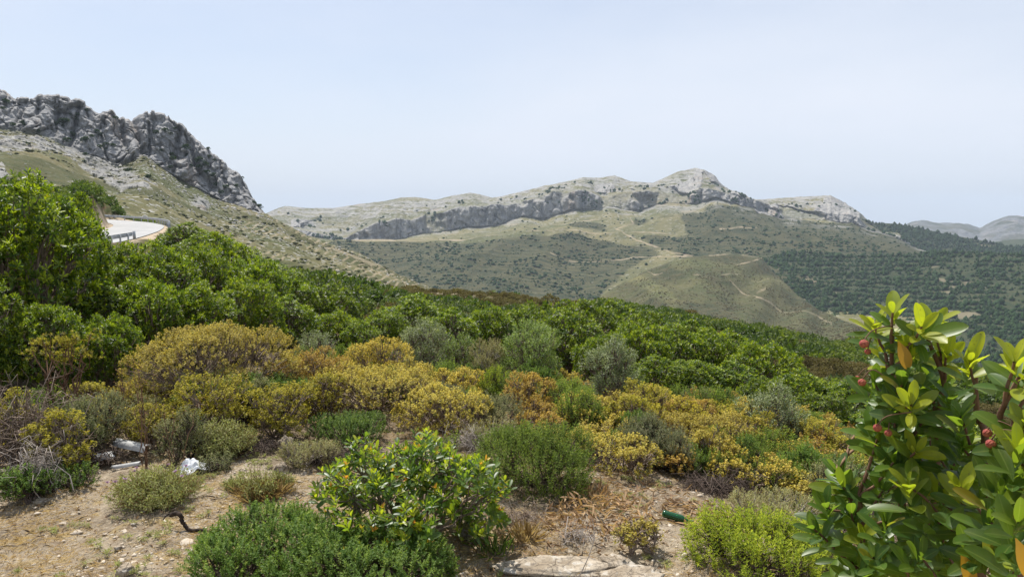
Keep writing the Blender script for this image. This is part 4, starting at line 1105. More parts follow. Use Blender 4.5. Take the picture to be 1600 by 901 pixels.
        TV, Tf = tubes(q[None], np.full((1, len(q)), .0014), 5)
        link('stalk', mesh_np('stalk', TV, Tf, MAT['woodred'], smooth=True), fr)
    # a few yellowing leaves
    for x, y, r in ((1500, 885, 1.7), (1585, 868, 1.42), (1402, 553, 1.85)):
        c0 = (U(x, y, r) - base)[None]
        V, f = leaves(c0 + np.array([[0, 0, .03]]), unit(np.array([[.25, -.3, -.8]])), np.array([[0, -1.0, .3]]), np.array([.065]), np.array([.03]), 'full')
        link('yellow_leaf', mesh_np('yellow_leaf', V, f, MAT['yell'], tint=np.full((len(V), 3), .4), smooth=True), o)
    return o


MAT['yell'] = mat_leaf('yellow_old_leaf', [(0, (.50, .26, .03)), (1, (.58, .36, .04))], (.5, .3, .03), (.5, .3, .03), .35, .4, .4)
fruiting_tree()
# ------------------------------------------------------------------ scrub on the slope
def far_shrub(seed, n, L, W, R=1.0, H=1.15):
    rg = np.random.default_rng(seed); C, Rd = crown_lobes(rg, R, H, .05, 7, .42)
    p, v = sample_lobes(rg, C, Rd, n, .02, (.72, 1.08), .6)
    d = unit(v * .7 + np.array([0, 0, .7]) + rg.normal(0, .4, v.shape))
    V, f, tn = whorls(rg, p, d, 4, L, W, .4, 1.35, .04)
    return V, f, tn


rgs = np.random.default_rng(2024)
pts = []
for r0, r1, cell in ((19, 60, 1.35), (60, 170, 1.75)):
    xs = np.arange(-r1 * .9, r1 * .9, cell); ys = np.arange(6, r1, cell); gx, gy = np.meshgrid(xs, ys)
    gx = gx + rgs.uniform(-.55, .55, gx.shape) * cell; gy = gy + rgs.uniform(-.55, .55, gy.shape) * cell
    r = np.hypot(gx, gy); k = (r > r0) & (r <= r1); t_ = col_px(gx, gy)
    k &= (t_ > -140) & (t_ < 1760)
    pts.append(np.stack([gx[k], gy[k]], -1))
pts = np.concatenate(pts); r = np.hypot(*pts.T); t_ = col_px(*pts.T)
# steep bank behind the road keeps going; leave the road, its verge and the sight lines to it open
d_, _ = road_near(pts[:, 0], pts[:, 1])
PP = np.stack([pts[:, 0], pts[:, 1], 0 * r], -1)
op = np.where((t_ < 340), -1, fbm(PP / 11, 4, 78))
dens = fbm(PP / 17, 3, 123); pv = fbm(PP / 14, 3, 321) + .25 * fbm(PP / 3, 2, 32)
keep = (d_ > np.where(t_ < 190, 4.4, 5.6)) & (rgs.uniform(0, 1, len(r)) < np.where(op > .32, .35, .93))
keep &= ~((t_ > 120) & (t_ < 262) & (r > 22) & (r < 84))                 # low ground in front of the road
keep &= ~((r < 26) & (t_ < 560))                                         # taken by the strawberry trees
streak = np.abs(t_ - (548 + (r - 20) * .25)) < 9
keep &= ~(streak & (r < 45))
pts, r, t_, op, dens, pv = pts[keep], r[keep], t_[keep], op[keep], dens[keep], pv[keep]
zz = gz(pts[:, 0], pts[:, 1], True)
size = rgs.uniform(.55, 1.15, len(r)) * (1 + .35 * dens)
brown = (pv + .5 * sst(45, 90, r) * (t_ > 560) * (t_ < 930) + .6 * (t_ > 1120) * (r > 26) * (r < 62) - .35 * (t_ < 560)) > .05
size = np.where(brown, size * .62, size); hgt = size * rgs.uniform(.85, 1.25, len(r)) * np.where(brown, .85, 1.0)
big = rgs.uniform(0, 1, len(r)) < .06; size = np.where(big, size * 1.45, size); hgt = np.where(big, hgt * 1.6, hgt)
NV = [far_shrub(500 + i, 330, .17, .075) for i in range(4)]
FV = [far_shrub(520 + i, 74, .34, .16) for i in range(4)]
NVm = {b: [mesh_np('foliage', *v[:2], MAT['maquisb' if b else 'maquis'], tint=v[2]) for v in NV] for b in (0, 1)}
order = np.argsort(r); nind = {0: 0, 1: 0}; rest = []
for i in order:
    b = int(brown[i])
    if r[i] < 62 and nind[b] < (280 if b == 0 else 200):
        k = nind[b]; nind[b] += 1
        o = link('brown_shrub' if b else 'mastic_shrub', NVm[b][k % 4], None, (pts[i, 0], pts[i, 1], zz[i] - .05))
        o.scale = (size[i], size[i], hgt[i]); o.rotation_euler = (0, 0, float(rgs.uniform(0, 6.28)))
        tag(o, 'low brownish shrub on the open slope behind the strawberry trees' if b else 'dark green mastic shrub on the slope behind the strawberry trees', 'shrub', 'brown shrubs on the slope' if b else 'mastic shrubs on the slope')
    else: rest.append(i)
rest = np.array(rest)


def scatter_mesh(name, variants, P, sx, sz, mat, label, cat, rg, r_=None):
    parts = []
    vi = rg.integers(0, len(variants), len(P)); an = rg.uniform(0, 6.28, len(P))
    for k, (V, f, tn) in enumerate(variants):
        q = np.where(vi == k)[0]
        if not len(q): continue
        c, s = np.cos(an[q]), np.sin(an[q])
        W = np.stack([(V[None, :, 0] * c[:, None] - V[None, :, 1] * s[:, None]) * sx[q, None], (V[None, :, 0] * s[:, None] + V[None, :, 1] * c[:, None]) * sx[q, None], V[None, :, 2] * sz[q, None]], -1) + P[q, None]
        o = (np.arange(len(q)) * len(V))[:, None, None]
        T = np.repeat(tn[None], len(q), 0); T = T.copy(); T[..., 1] = np.clip(T[..., 1] * .6 + rg.uniform(-.1, .5, (len(q), 1)), 0, 1); T[..., 0] = np.clip(T[..., 0] * .6 + rg.uniform(0, .4, (len(q), 1)), 0, 1)
        parts.append((W.reshape(-1, 3), [(g[None] + o).reshape(-1, g.shape[1]) for g in f], T.reshape(-1, 3)))
    V, f, tn = join(parts)
    return tag(link(name, mesh_np(name, V, f, mat, tint=tn)), label, cat, kind='stuff')


P3 = np.stack([pts[:, 0], pts[:, 1], zz - .05], -1)
for b, m, nm in ((False, 'maquis', 'green scrub covering the crest of the slope'), (True, 'maquisb', 'brown low scrub covering the crest of the slope')):
    q = rest[brown[rest] == b]
    qn, qf = q[r[q] < 60], q[r[q] >= 60]
    scatter_mesh('scrub', FV, P3[qf], size[qf] * 1.12, hgt[qf] * 1.08, MAT[m], nm, 'scrub', rgs)
    if len(qn): scatter_mesh('scrub', NV, P3[qn], size[qn], hgt[qn], MAT[m], nm.replace('crest', 'middle'), 'scrub', rgs)

# ------------------------------------------------------------------ far woods and scrub: one mass per hillside
def blob(seed, sides=6, cone=0.0):
    rg = np.random.default_rng(seed); prof = [(0, .12), (.22, .85), (.5, 1.0 - .35 * cone), (.78, .62 - .35 * cone), (1.0, .06)]
    V = []
    for z, q in prof:
        for s in range(sides):
            a = (s + .5 * (int(z * 10) % 2)) / sides * 6.283; k = q * rg.uniform(.72, 1.25); V.append((k * math.cos(a), k * math.sin(a), z * rg.uniform(.93, 1.07)))
    idx = np.arange(len(V)).reshape(5, sides); f = np.stack([idx[:-1], np.roll(idx, -1, 1)[:-1], np.roll(idx, -1, 1)[1:], idx[1:]], -1).reshape(-1, 4)
    return np.array(V), [f], np.stack([rg.uniform(0, 1, len(V)), np.zeros(len(V)), np.ones(len(V))], -1)


BL = [blob(i, 6, 0) for i in range(5)]; CN = [blob(20 + i, 6, .8) for i in range(5)] + BL[:2]


def pick(grid, prob, n, rg):
    w_ = prob.ravel() / prob.sum(); q = rg.choice(len(w_), n, replace=False, p=w_)
    return grid.reshape(-1, 3)[q], q


def vis(PX, PY, KK, k1, x0=-60, x1=1660):
    return ((KK < k1) & (PX > x0) & (PX < x1)).astype(float)


px_, py_, Q_, zn_, KK_, te_ = FF
nz_ = fbm(Q_ / np.array([60, 60, 60]), 4, 7)
pr = np.abs(np.gradient(py_, axis=1)) * vis(px_, py_, KK_, 1.0) * np.clip(.10 + 1.5 * sst(-.1, .5, np.sin(py_ * .85 + 1.5 * fbm(Q_ / 200, 2, 9))) * sst(-.3, .25, nz_) + .5 * sst(1320, 1240, px_) + .6 * (py_ < 402), 0, 2) * (zn_[..., 2] < .2)
P, q = pick(Q_, pr, 12000, rgs); s = np.clip(rgs.gamma(5, .42, len(P)), .8, 4.5)
scatter_mesh('forest', CN, P - [0, 0, .6], s, s * rgs.uniform(1.5, 2.4, len(P)), MAT['farwood'], 'rows of dark young trees across the terraced hillside on the right', 'forest', rgs)
px_, py_, Q_, zn_, KK_ = FR
pr = np.abs(np.gradient(py_, axis=1)) * vis(px_, py_, KK_, 1.0) * np.clip(.35 + sst(-.2, .25, fbm(Q_ / 120, 4, 17)), 0, 2) * (zn_[..., 2] < .2) * sst(1050, 1130, px_)
P, q = pick(Q_, pr, 12000, rgs); s = np.clip(rgs.gamma(5, .6, len(P)), 1, 6)
scatter_mesh('forest', CN, P - [0, 0, .8], s, s * rgs.uniform(1.4, 2.3, len(P)), MAT['farwood'], 'green forest on the ridge running down from the pale mountain', 'forest', rgs)
px_, py_, Q_, sh_, zn_, KK_ = FAR
row = sst(.1, .8, np.sin(py_ * 1.55 + 2.5 * fbm(Q_ / 120, 2, 95)))
pr = np.abs(np.gradient(py_, axis=1)) * vis(px_, py_, KK_, 2.9) * (py_ < 480) * (.05 + sh_ * (.25 + row) * sst(-.25, .3, fbm(Q_ / 35, 4, 47))) * (zn_[..., 2] < .25)
P, q = pick(Q_, pr, 11000, rgs); s = np.clip(rgs.gamma(2.2, .62, len(P)), .4, 4)
scatter_mesh('scrub', BL, P - [0, 0, .5], s, s * rgs.uniform(.9, 1.4, len(P)), MAT['farwood'], 'dark scrub in lines along the terraces below the pale mountain', 'scrub', rgs)
pr = ((KK_ > 2.95) & (KK_ < 4.6)) * (sst(.3, .6, fbm(Q_ / 45, 3, 41) + .15) + .02) * (px_ > 420)
P, q = pick(Q_, pr, 420, rgs); s = rgs.uniform(2.0, 5.5, len(P))
scatter_mesh('scrub', BL, P - [0, 0, 1.5], s, s * rgs.uniform(1.2, 2.2, len(P)), MAT['farwood'], 'dark bushes growing in the cliff band of the pale mountain', 'scrub', rgs)
px_, py_, Q_, zn_, KK_ = HILL
pr = vis(px_, py_, KK_, 1.0) * (.15 + sst(-.1, .4, fbm(Q_ / 40, 4, 43))) * (zn_[..., 2] < .2)
P, q = pick(Q_, pr, 7000, rgs); s = rgs.uniform(.5, 1.25, len(P))
scatter_mesh('scrub', BL, P - [0, 0, .2], s, s * rgs.uniform(.8, 1.2, len(P)), MAT['maquisb'], 'low scrub dotting the rounded hill with the dirt track', 'scrub', rgs)
px_, py_, Q_, rk_, zn_, KK_, rg_ = LEFT
pr = np.abs(np.gradient(py_, axis=1)) * vis(px_, py_, KK_, 2.0) * (1 - rk_) * (.12 + sst(.0, .35, fbm(Q_ / 30, 4, 53)) + .8 * sst(280, 420, px_)) * (zn_[..., 2] < .3)
P, q = pick(Q_, pr, 2600, rgs); rr_ = np.hypot(P[:, 0], P[:, 1]); s = rgs.gamma(2.2, .16, len(P)) * (.5 + rr_ / 500)
scatter_mesh('scrub', BL, P - [0, 0, .12], s, s * rgs.uniform(.6, 1.0, len(P)), MAT['maquism'], 'small bushes dotting the grassy slope under the grey cliffs', 'scrub', rgs)
M_stone = mat_simple('pale_stone', (.34, .32, .29), (.52, .50, .46), 6, .9)


def stone_v(seed, n=9, m=6, flat=.6):
    rg = np.random.default_rng(seed); V = []
    for i in range(m):
        th = math.pi * (i + .02) / (m - 1 + .04)
        for j in range(n):
            a = 6.283 * j / n; V.append((math.sin(th) * math.cos(a), math.sin(th) * math.sin(a), math.cos(th) * flat))
    V = np.array(V); k = 1 + .34 * vnoise(V * 1.5 + seed * 3.1, 3) + .16 * vnoise(V * 3.7 + seed, 5); V = V * k[:, None]
    _, _, c = voro(V * 1.1 + seed * 7.7, 9); V = V * (1 + .25 * (c - .5))[:, None] * np.array([1, rg.uniform(.6, .9), 1])
    idx = np.arange(n * m).reshape(m, n); f = np.stack([idx[:-1], idx[1:], np.roll(idx, -1, 1)[1:], np.roll(idx, -1, 1)[:-1]], -1).reshape(-1, 4)
    return V, [f], np.zeros((len(V), 3))


ST = [stone_v(i) for i in range(6)]
pr = np.abs(np.gradient(py_, axis=1)) * vis(px_, py_, KK_, 2.15) * (1 - rk_) * (.03 + sst(.05, .4, fbm(Q_ / 28, 4, 63) + .35 * sst(1.3, 2, KK_)))
P, q = pick(Q_, pr, 3200, rgs); rr_ = np.hypot(P[:, 0], P[:, 1]); s = rgs.gamma(1.8, .17, len(P)) * (.3 + rr_ / 520)
scatter_mesh('scree', ST, P, s, s * .8, M_stone, 'pale stones strewn over the slope under the grey cliffs', 'scree', rgs)

# dark bushes rooted in the left cliff, each its own
CL = [(9, 161, 4), (6, 172, 2.6), (34, 190, 2.4), (39, 194, 2.4), (120, 181, 6.5), (96, 188, 4), (104, 189, 3.4), (88, 192, 3.2), (98, 195, 2), (113, 207, 4.6), (106, 219, 3.6), (133, 220, 4.2), (143, 215, 2.6), (150, 208, 3.6), (159, 211, 3.2), (156, 229, 2.8), (166, 226, 3.0), (166, 232, 2.6), (177, 228, 2.6),
      (181, 189, 2.6), (133, 243, 2.8), (132, 254, 2.0), (40, 226, 2.4), (136, 172, 2.2), (186, 264, 3.4), (202, 265, 4.6), (231, 278, 3.8), (245, 208, 3.6), (258, 206, 3.6), (266, 242, 4.6), (270, 249, 3.8), (266, 262, 2.8), (252, 235, 2.2), (293, 243, 3.6), (296, 260, 3.2), (311, 251, 4.6), (321, 257, 4.2), (326, 245, 3), (325, 236, 2.4), (311, 262, 3.4), (324, 272, 3.2), (333, 275, 3.4),
      (339, 287, 3.8), (353, 292, 3.6), (369, 292, 3.2), (273, 203, 2), (266, 210, 2.6), (291, 232, 4), (336, 253, 2.4), (379, 279, 2.4), (404, 326, 4.2), (396, 318, 3.0), (346, 300, 2.8), (60, 205, 2.4), (20, 196, 2.8)]
cm = [mesh_np('foliage', *far_shrub(560 + i, 90, .42, .2)[:2], MAT['farwood'], tint=far_shrub(560 + i, 90, .42, .2)[2]) for i in range(3)]
for i, (x, y, w_) in enumerate(CL):
    dd_ = (px_ - x) ** 2 + (py_ - y) ** 2 + 400 * (KK_ > 4); k = int(np.argmin(dd_)); p = Q_.reshape(-1, 3)[k]
    o = link('cliff_shrub', cm[i % 3], None, p * np.array([1 - 1.4 / np.hypot(p[0], p[1]), 1 - 1.4 / np.hypot(p[0], p[1]), 1]) + np.array([0, 0, -w_ * .3])); s = w_ * .62; o.scale = (s, s, s * .95)
    tag(o, 'dark evergreen shrub rooted in a crack of the grey cliff', 'shrub', 'shrubs growing on the left cliff')

# ------------------------------------------------------------------ guard rails
M_galv = mat_simple('galvanised_steel', (.30, .32, .34), (.42, .44, .46), 2, .5, spec=.5)
OFF = np.concatenate([ROAD[:, :2] + NRM * 3.75, ROAD[:, 2:]], 1)
oc = col_px(OFF[:, 0], OFF[:, 1]); orr = np.hypot(OFF[:, 0], OFF[:, 1])


def guardrail(P, label, endplate):
    L_ = np.concatenate([[0], np.cumsum(np.linalg.norm(np.diff(P, axis=0), axis=1))])
    at = lambda s: np.stack([np.interp(s, L_, P[:, k]) for k in range(3)], -1)
    base = P[-1] if endplate else P[0]
    o = empty('guardrail', base, 0, label, 'guardrail')
    s = np.arange(0, L_[-1], .8); c = at(s) - base; tg = unit(np.gradient(c, axis=0)); nr = np.stack([tg[:, 1], -tg[:, 0], 0 * s], -1)
    prof = [(0, .44), (.05, .49), (.05, .54), (0, .59), (.0, .62), (.05, .67), (.05, .72), (0, .77)]
    prof = [(a, b) for a, b in prof] + [(a - .012, b) for a, b in prof[::-1]]
    V = np.stack([c + nr * (-a) + np.array([0, 0, b]) for a, b in prof], 1); n, m = V.shape[:2]; idx = np.arange(n * m).reshape(n, m)
    f = np.stack([idx[:-1], np.roll(idx, -1, 1)[:-1], np.roll(idx, -1, 1)[1:], idx[1:]], -1).reshape(-1, 4)
    link('rail', mesh_np('rail', V.reshape(-1, 3), f, M_galv), o)
    bx = np.array([[x, y, z] for z in (-.5, .74) for y in (-.06, .06) for x in (-.05, .05)]); bf = np.array([[0, 2, 3, 1], [4, 5, 7, 6], [0, 1, 5, 4], [2, 6, 7, 3], [0, 4, 6, 2], [1, 3, 7, 5]])
    pm = mesh_np('post', bx, bf, M_galv)
    for q in np.arange(.6, L_[-1], 2.6):
        c1 = at(np.array([q]))[0] - base; t1 = at(np.array([q + .1]))[0] - base - c1
        nn_ = np.array([t1[1], -t1[0], 0]) / np.hypot(t1[0], t1[1])
        p = link('post', pm, o, c1 + nn_ * .075); p.rotation_euler = (0, 0, math.atan2(t1[1], t1[0]))
    if endplate:
        b2 = bx * np.array([5.5, 1.1, 1]); b2[:, 2] = np.where(b2[:, 2] > 0, .80, .05)
        tt = P[-1] - P[-2]; e = link('end_plate', mesh_np('end_plate', b2, bf, M_galv), o, (0, 0, .04)); e.rotation_euler = (0, 0, math.atan2(tt[1], tt[0]))
    return o


k = np.where((oc > 60) & (oc < 214) & (orr < 92))[0]; guardrail(OFF[k], 'grey steel guardrail with an end plate on the near side of the road', True)
k = np.where(orr > 100)[0]; guardrail(OFF[k], 'grey steel guardrail round the outside of the far bend', False)

# ------------------------------------------------------------------ litter and stones on the dirt
def shell(Lr, rad, a0, a1, th, rg, rough=.0, n=10, m=8):
    """a broken piece of half-round pipe"""
    V = []
    for s_ in (rad, rad - th):
        for i in range(n):
            for j in range(m):
                a = a0 + (a1 - a0) * j / (m - 1); x = Lr * (i / (n - 1) - .5)
                if i in (0, n - 1): x += rg.normal(0, rough)
                V.append((x, s_ * math.sin(a), s_ * math.cos(a)))
    idx = np.arange(2 * n * m).reshape(2, n, m); f = [np.stack([idx[0, :-1, :-1], idx[0, 1:, :-1], idx[0, 1:, 1:], idx[0, :-1, 1:]], -1).reshape(-1, 4), np.stack([idx[1, :-1, :-1], idx[1, :-1, 1:], idx[1, 1:, 1:], idx[1, 1:, :-1]], -1).reshape(-1, 4)]
    for sl in (np.s_[:, :, 0], np.s_[:, :, -1], np.s_[:, 0, :], np.s_[:, -1, :]):
        e = idx[sl]; f.append(np.stack([e[0, :-1], e[0, 1:], e[1, 1:], e[1, :-1]], -1))
    return np.array(V), [np.concatenate(f)]


M_fib = mat_simple('weathered_white_pipe', (.36, .36, .35), (.56, .56, .54), 9, .75)
rg = np.random.default_rng(8)
for x, y, Lr, rad, rz, ry, h, lab in ((208, 702, .36, .052, -.35, .06, .13, 'longest broken white gutter piece, hollow end towards the left'), (156, 714, .24, .048, .15, -.12, .09, 'short broken gutter piece with a grey shaded side, left of the others'), (196, 722, .22, .024, .75, .05, .05, 'narrow white strip of gutter lying across in front')):
    V, f = shell(Lr, rad, -1.5, 1.6, .008, rg, .012)
    o = link('gutter_piece', mesh_np('gutter_piece', V, f, M_fib, smooth=False), None, gray(x, y + 12) + np.array([0, 0, h - rad * .6])); o.rotation_euler = (0.25, ry, rz)
    tag(o, lab, 'pipe piece', 'broken gutter pieces')
# crumpled white sheet
n = 26; u, v = np.meshgrid(np.linspace(-1, 1, n), np.linspace(-1, 1, n), indexing='ij')
Pn = np.stack([u, v, u * 0], -1); hh = np.abs(fbm(Pn * 1.6, 3, 4)) * .08 + .08 * np.clip(1 - np.abs(u + .3 * v) * 1.2, 0, 1) + .01
V = np.stack([u * .13 * (1 - .25 * v), v * .10, hh * .9], -1).reshape(-1, 3); V2 = V - np.array([0, 0, .004]); f = grid_faces(n, n)
o = link('crumpled_sheet', mesh_np('crumpled_sheet', np.concatenate([V, V2]), [np.concatenate([f[:, ::-1], f + len(V)])], mat_simple('white_plastic', (.72, .74, .76), (.82, .83, .84), 8, .5, spec=.4), smooth=False), None, gray(303, 738)); o.rotation_euler = (.25, 0, .5)
tag(o, 'crumpled white plastic sheet lying on the dirt right of the thistles', 'plastic sheet')

# green glass bottle
prof = [(.0, 0), (.030, .0), (.0365, .006), (.037, .02), (.037, .185), (.034, .205), (.022, .235), (.0155, .255), (.0145, .30), (.0165, .303), (.0165, .318), (.0135, .32), (.0125, .30), (.013, .255), (.019, .234), (.032, .203), (.0345, .185), (.0345, .02), (.02, .008), (.0, .012)]
S = 20; V = np.array([(q * math.cos(6.2832 * j / S), q * math.sin(6.2832 * j / S), z) for q, z in prof for j in range(S)]); idx = np.arange(len(V)).reshape(-1, S)
f = np.stack([idx[:-1], np.roll(idx, -1, 1)[:-1], np.roll(idx, -1, 1)[1:], idx[1:]], -1).reshape(-1, 4)
t = NT('green_glass'); gl = t.pbsdf((.015, .22, .06), .08, None, .6); gl.inputs['Transmission Weight'].default_value = .75; gl.inputs['IOR'].default_value = 1.5
o = link('bottle', mesh_np('bottle', V, f, t.surf(gl), smooth=True), None, gray(1036, 808) + np.array([0, 0, .034])); o.rotation_euler = Vector((.83, -.55, -.06)).to_track_quat('Z', 'Y').to_euler()
o.scale = (.75, .75, .75)
tag(o, 'green glass bottle lying on the litter near the vivid heath', 'bottle')

# charred crooked stick
pp_ = [(266, 806, .15), (274, 801, .17), (283, 806, .15), (287, 818, .08), (296, 826, .04), (310, 831, .03), (328, 833, .025), (348, 837, .015), (372, 843, .01)]
g0 = gray(290, 832); r0 = math.hypot(g0[0], g0[1]); P = []
for x, y, hgt_ in pp_:
    p = U(x, y, r0 + (x - 290) * -.003); P.append([p[0], p[1], max(p[2], float(gz(p[0:1], p[1:2], True)[0]) + .012)])
P = catmull(np.array(P), 5) - g0; P += np.random.default_rng(3).normal(0, .003, P.shape)
V, f = tubes(P[None], np.interp(np.linspace(0, 1, len(P)), [0, .1, .3, .5, 1], [.012, .018, .015, .013, .004])[None], 7)
t1 = catmull(np.array([P[5], P[5] + [-.06, .01, -.015], P[5] + [-.09, .0, -.05]]), 4); V2, f2 = tubes(t1[None], np.linspace(.009, .004, len(t1))[None], 6)
V, f, _ = join([(V, f, V), (V2, f2, V2)])
tag(link('dead_branch', mesh_np('dead_branch', V, f, mat_simple('charred_wood', (.018, .013, .010), (.06, .04, .028), 30, .9), smooth=True), None, g0), 'dark crooked dead branch lying on the dirt with one end raised', 'branch')
for pix, rad, lab in (([(498, 762), (505, 752), (520, 746), (540, 750), (556, 744)], .011, 'curved grey dead branch at the left foot of the sapling'), ([(118, 672), (150, 662), (190, 640), (215, 628)], .006, 'thin bleached branch leaning in the weeds above the gutter pieces'), ([(116, 676), (140, 674), (168, 678)], .007, 'short bleached branch lying in the weeds above the gutter pieces'), ([(905, 900), (920, 868), (928, 840), (926, 810)], .0035, 'thin bent dry stem rising in front of the pale flat rocks')):
    gg = gray(pix[0][0], max(p[1] for p in pix) + 10); rr0 = math.hypot(gg[0], gg[1]); Pq = catmull(np.array([U(x, y, rr0) for x, y in pix]), 5)
    V, f = tubes((Pq - gg)[None], np.linspace(rad, rad * .5, len(Pq))[None], 6); tag(link('dead_branch', mesh_np('dead_branch', V, f, MAT['woodpale'], smooth=True), None, gg), lab, 'branch')

M_peb = mat_simple('dirt_pebble', (.36, .28, .19), (.58, .52, .43), 40, .9)
# rocks
def rock_obj(name, px, py, w, d, h, seed, label, group=None, mat=None, rz=0.0):
    n, m = 40, 24; V = []
    for i in range(m):
        th = math.pi * (i + .02) / (m - 1 + .04)
        for j in range(n):
            a = 6.2832 * j / n; s_ = math.sin(th); V.append((np.sign(s_) * abs(s_) ** .7 * math.cos(a), abs(s_) ** .7 * math.sin(a), np.sign(math.cos(th)) * abs(math.cos(th)) ** .8))
    V = np.array(V); f1, f21, c = voro(V * 1.6 + seed * 5.3, 4)
    V = V * (1 + .22 * vnoise(V * 1.3 + seed, 3) + .10 * vnoise(V * 4 + seed, 4) + .07 * vnoise(V * 9 + seed, 6) + .04 * vnoise(V * 23 + seed, 7) + .16 * (c - .5) - .08 * sst(.15, 0, f21))[:, None]
    V = V * np.array([w / 2, d / 2, h / 2])
    idx = np.arange(n * m).reshape(m, n); f = np.stack([idx[:-1], idx[1:], np.roll(idx, -1, 1)[1:], np.roll(idx, -1, 1)[:-1]], -1).reshape(-1, 4)
    o = link(name, mesh_np(name, V, f, mat or M_bould, smooth=True), None, gray(px, py) + np.array([0, 0, h * .12])); o.rotation_euler = (0, 0, rz)
    return tag(o, label, 'rock' if name == 'rock' else 'stone', group)


t = NT('boulder'); p = t.pos(obj=True); n1 = t.noise(p, 7, 6, .65); n2 = t.noise(p, 40, 5, .7)
c = t.mix(t.rng(n1, .35, .65), (.27, .215, .15), (.44, .375, .285)); c = t.mix(t.math('MULTIPLY', t.rng(n2, .5, .62), .75), c, (.15, .125, .10)); c = t.mix(t.math('MULTIPLY', t.rng(t.vor(p, 9, 'Distance', 'DISTANCE_TO_EDGE'), .03, .0), .8), c, (.07, .055, .04)); c = t.mix(t.math('MULTIPLY', t.rng(t.noise(p, 15, 3), .58, .66), .5), c, (.55, .52, .46))
M_bould = t.surf(t.pbsdf(c, .9, t.bump(t.math('ADD', n1, t.math('MULTIPLY', n2, .4)), .8, .03), .2))
rock_obj('rock', 868, 893, .70, .28, .09, 3, 'long pale flat rock with a cracked edge at the bottom centre')
rock_obj('rock', 962, 884, .20, .2, .10, 6, 'squarish grey rock joined to the right end of the long flat one')
rock_obj('rock', 990, 908, .42, .24, .10, 9, 'rounded pale rock cut by the bottom edge of the view')
rock_obj('rock', 446, 706, .16, .12, .24, 12, 'upright tan rock at the edge of the dirt left of the green cushion')
rock_obj('stone', 118, 744, .19, .12, .07, 15, 'flat tan stone below the short gutter piece')
rock_obj('stone', 112, 756, .09, .07, .05, 18, 'small white stone next to the flat tan one')
rock_obj('stone', 44, 768, .10, .07, .04, 21, 'white stone alone on the dirt at the far left')
rock_obj('stone', 195, 892, .11, .08, .07, 24, 'sharp white stone at the bottom left')
rock_obj('stone', 185, 856, .05, .05, .035, 27, 'small round white stone in the bare dirt at the bottom left')
rock_obj('stone', 126, 771, .11, .06, .04, 30, 'pinkish flat stone in front of the thistle clump')
rock_obj('stone', 65, 784, .12, .07, .05, 33, 'brown flat stone on the left part of the dirt')
rock_obj('stone', 404, 770, .12, .08, .06, 36, 'flat tan stone lying in the dry grass tuft')
rock_obj('stone', 440, 735, .12, .1, .1, 39, 'tan stone among weeds at the end of the dirt')
rock_obj('stone', 1120, 742, .15, .1, .06, 42, 'pale stone between golden spurges on the right')
rock_obj('rock', 1442, 612, .55, .45, .5, 45, 'pale rock on the slope seen between the right strawberry tree stems')
rg = np.random.default_rng(17); sv = [mesh_np('pebble', *stone_v(80 + i, 12, 8, .55)[:2], M_peb, smooth=True) for i in range(5)]
for i in range(46):
    x, y = rg.uniform(-10, 500), rg.uniform(735, 897)
    if x > 330 and y > 800: x -= 250
    o = link('stone', sv[i % 5], None, gray(x, y) + np.array([0, 0, .004])); s = rg.gamma(2.2, .0045) + .006; o.scale = (s * 1.3, s, s * .8); o.rotation_euler = (0, 0, rg.uniform(0, 6.28))
    tag(o, 'small pale stone scattered on the bare dirt', 'stone', 'small stones scattered on the dirt')

# countless bits: straw, gravel, dead leaves
def on_ground(rg, n, fn):
    out = []
    while sum(map(len, out)) < n:
        a = rg.uniform(-.75, .62, n); r = 3.0 + 6.5 * rg.uniform(0, 1, n) ** .8; x, y = r * np.sin(a), r * np.cos(a); k = fn(x, y, r, col_px(x, y)); out.append(np.stack([x[k], y[k]], -1))
    q = np.concatenate(out)[:n]; return np.concatenate([q, gz(q[:, 0], q[:, 1], True)[:, None]], 1)


rg = np.random.default_rng(23)
q = on_ground(rg, 70000, lambda x, y, r, t_: fbm(np.stack([x, y, 0 * x], -1) * 1.4, 3, 8) + rg.uniform(-.3, .3, len(x)) > -.05)
d = unit(np.stack([rg.normal(0, 1, len(q)), rg.normal(0, 1, len(q)), np.abs(rg.normal(0, .35, len(q)))], -1))
V, f = leaves(q + [0, 0, .003], d, np.tile([0, 0, 1.0], (len(q), 1)) + rg.normal(0, .3, q.shape), rg.uniform(.015, .075, len(q)), .0036 + 0 * q[:, 0])
tag(link('dry_grass', mesh_np('dry_grass', V, f, MAT['straw'], tint=np.repeat(np.stack([rg.uniform(0, 1, len(q)), rg.uniform(0, 1, len(q)), rg.uniform(0, 1, len(q))], -1), 4, 0))), 'straw and dry grass strewn over the dirt', 'dry grass', kind='stuff')
q = on_ground(rg, 6500, lambda x, y, r, t_: (r < 8) & (fbm(np.stack([x, y, 0 * x], -1) * .9, 3, 18) > -.15))
s = rg.gamma(1.6, .0036, len(q)) + .003
scatter_mesh('gravel', [stone_v(60 + i, 7, 5) for i in range(5)], q, s, s * .8, M_peb, 'fine pale gravel in the dirt', 'gravel', rg)


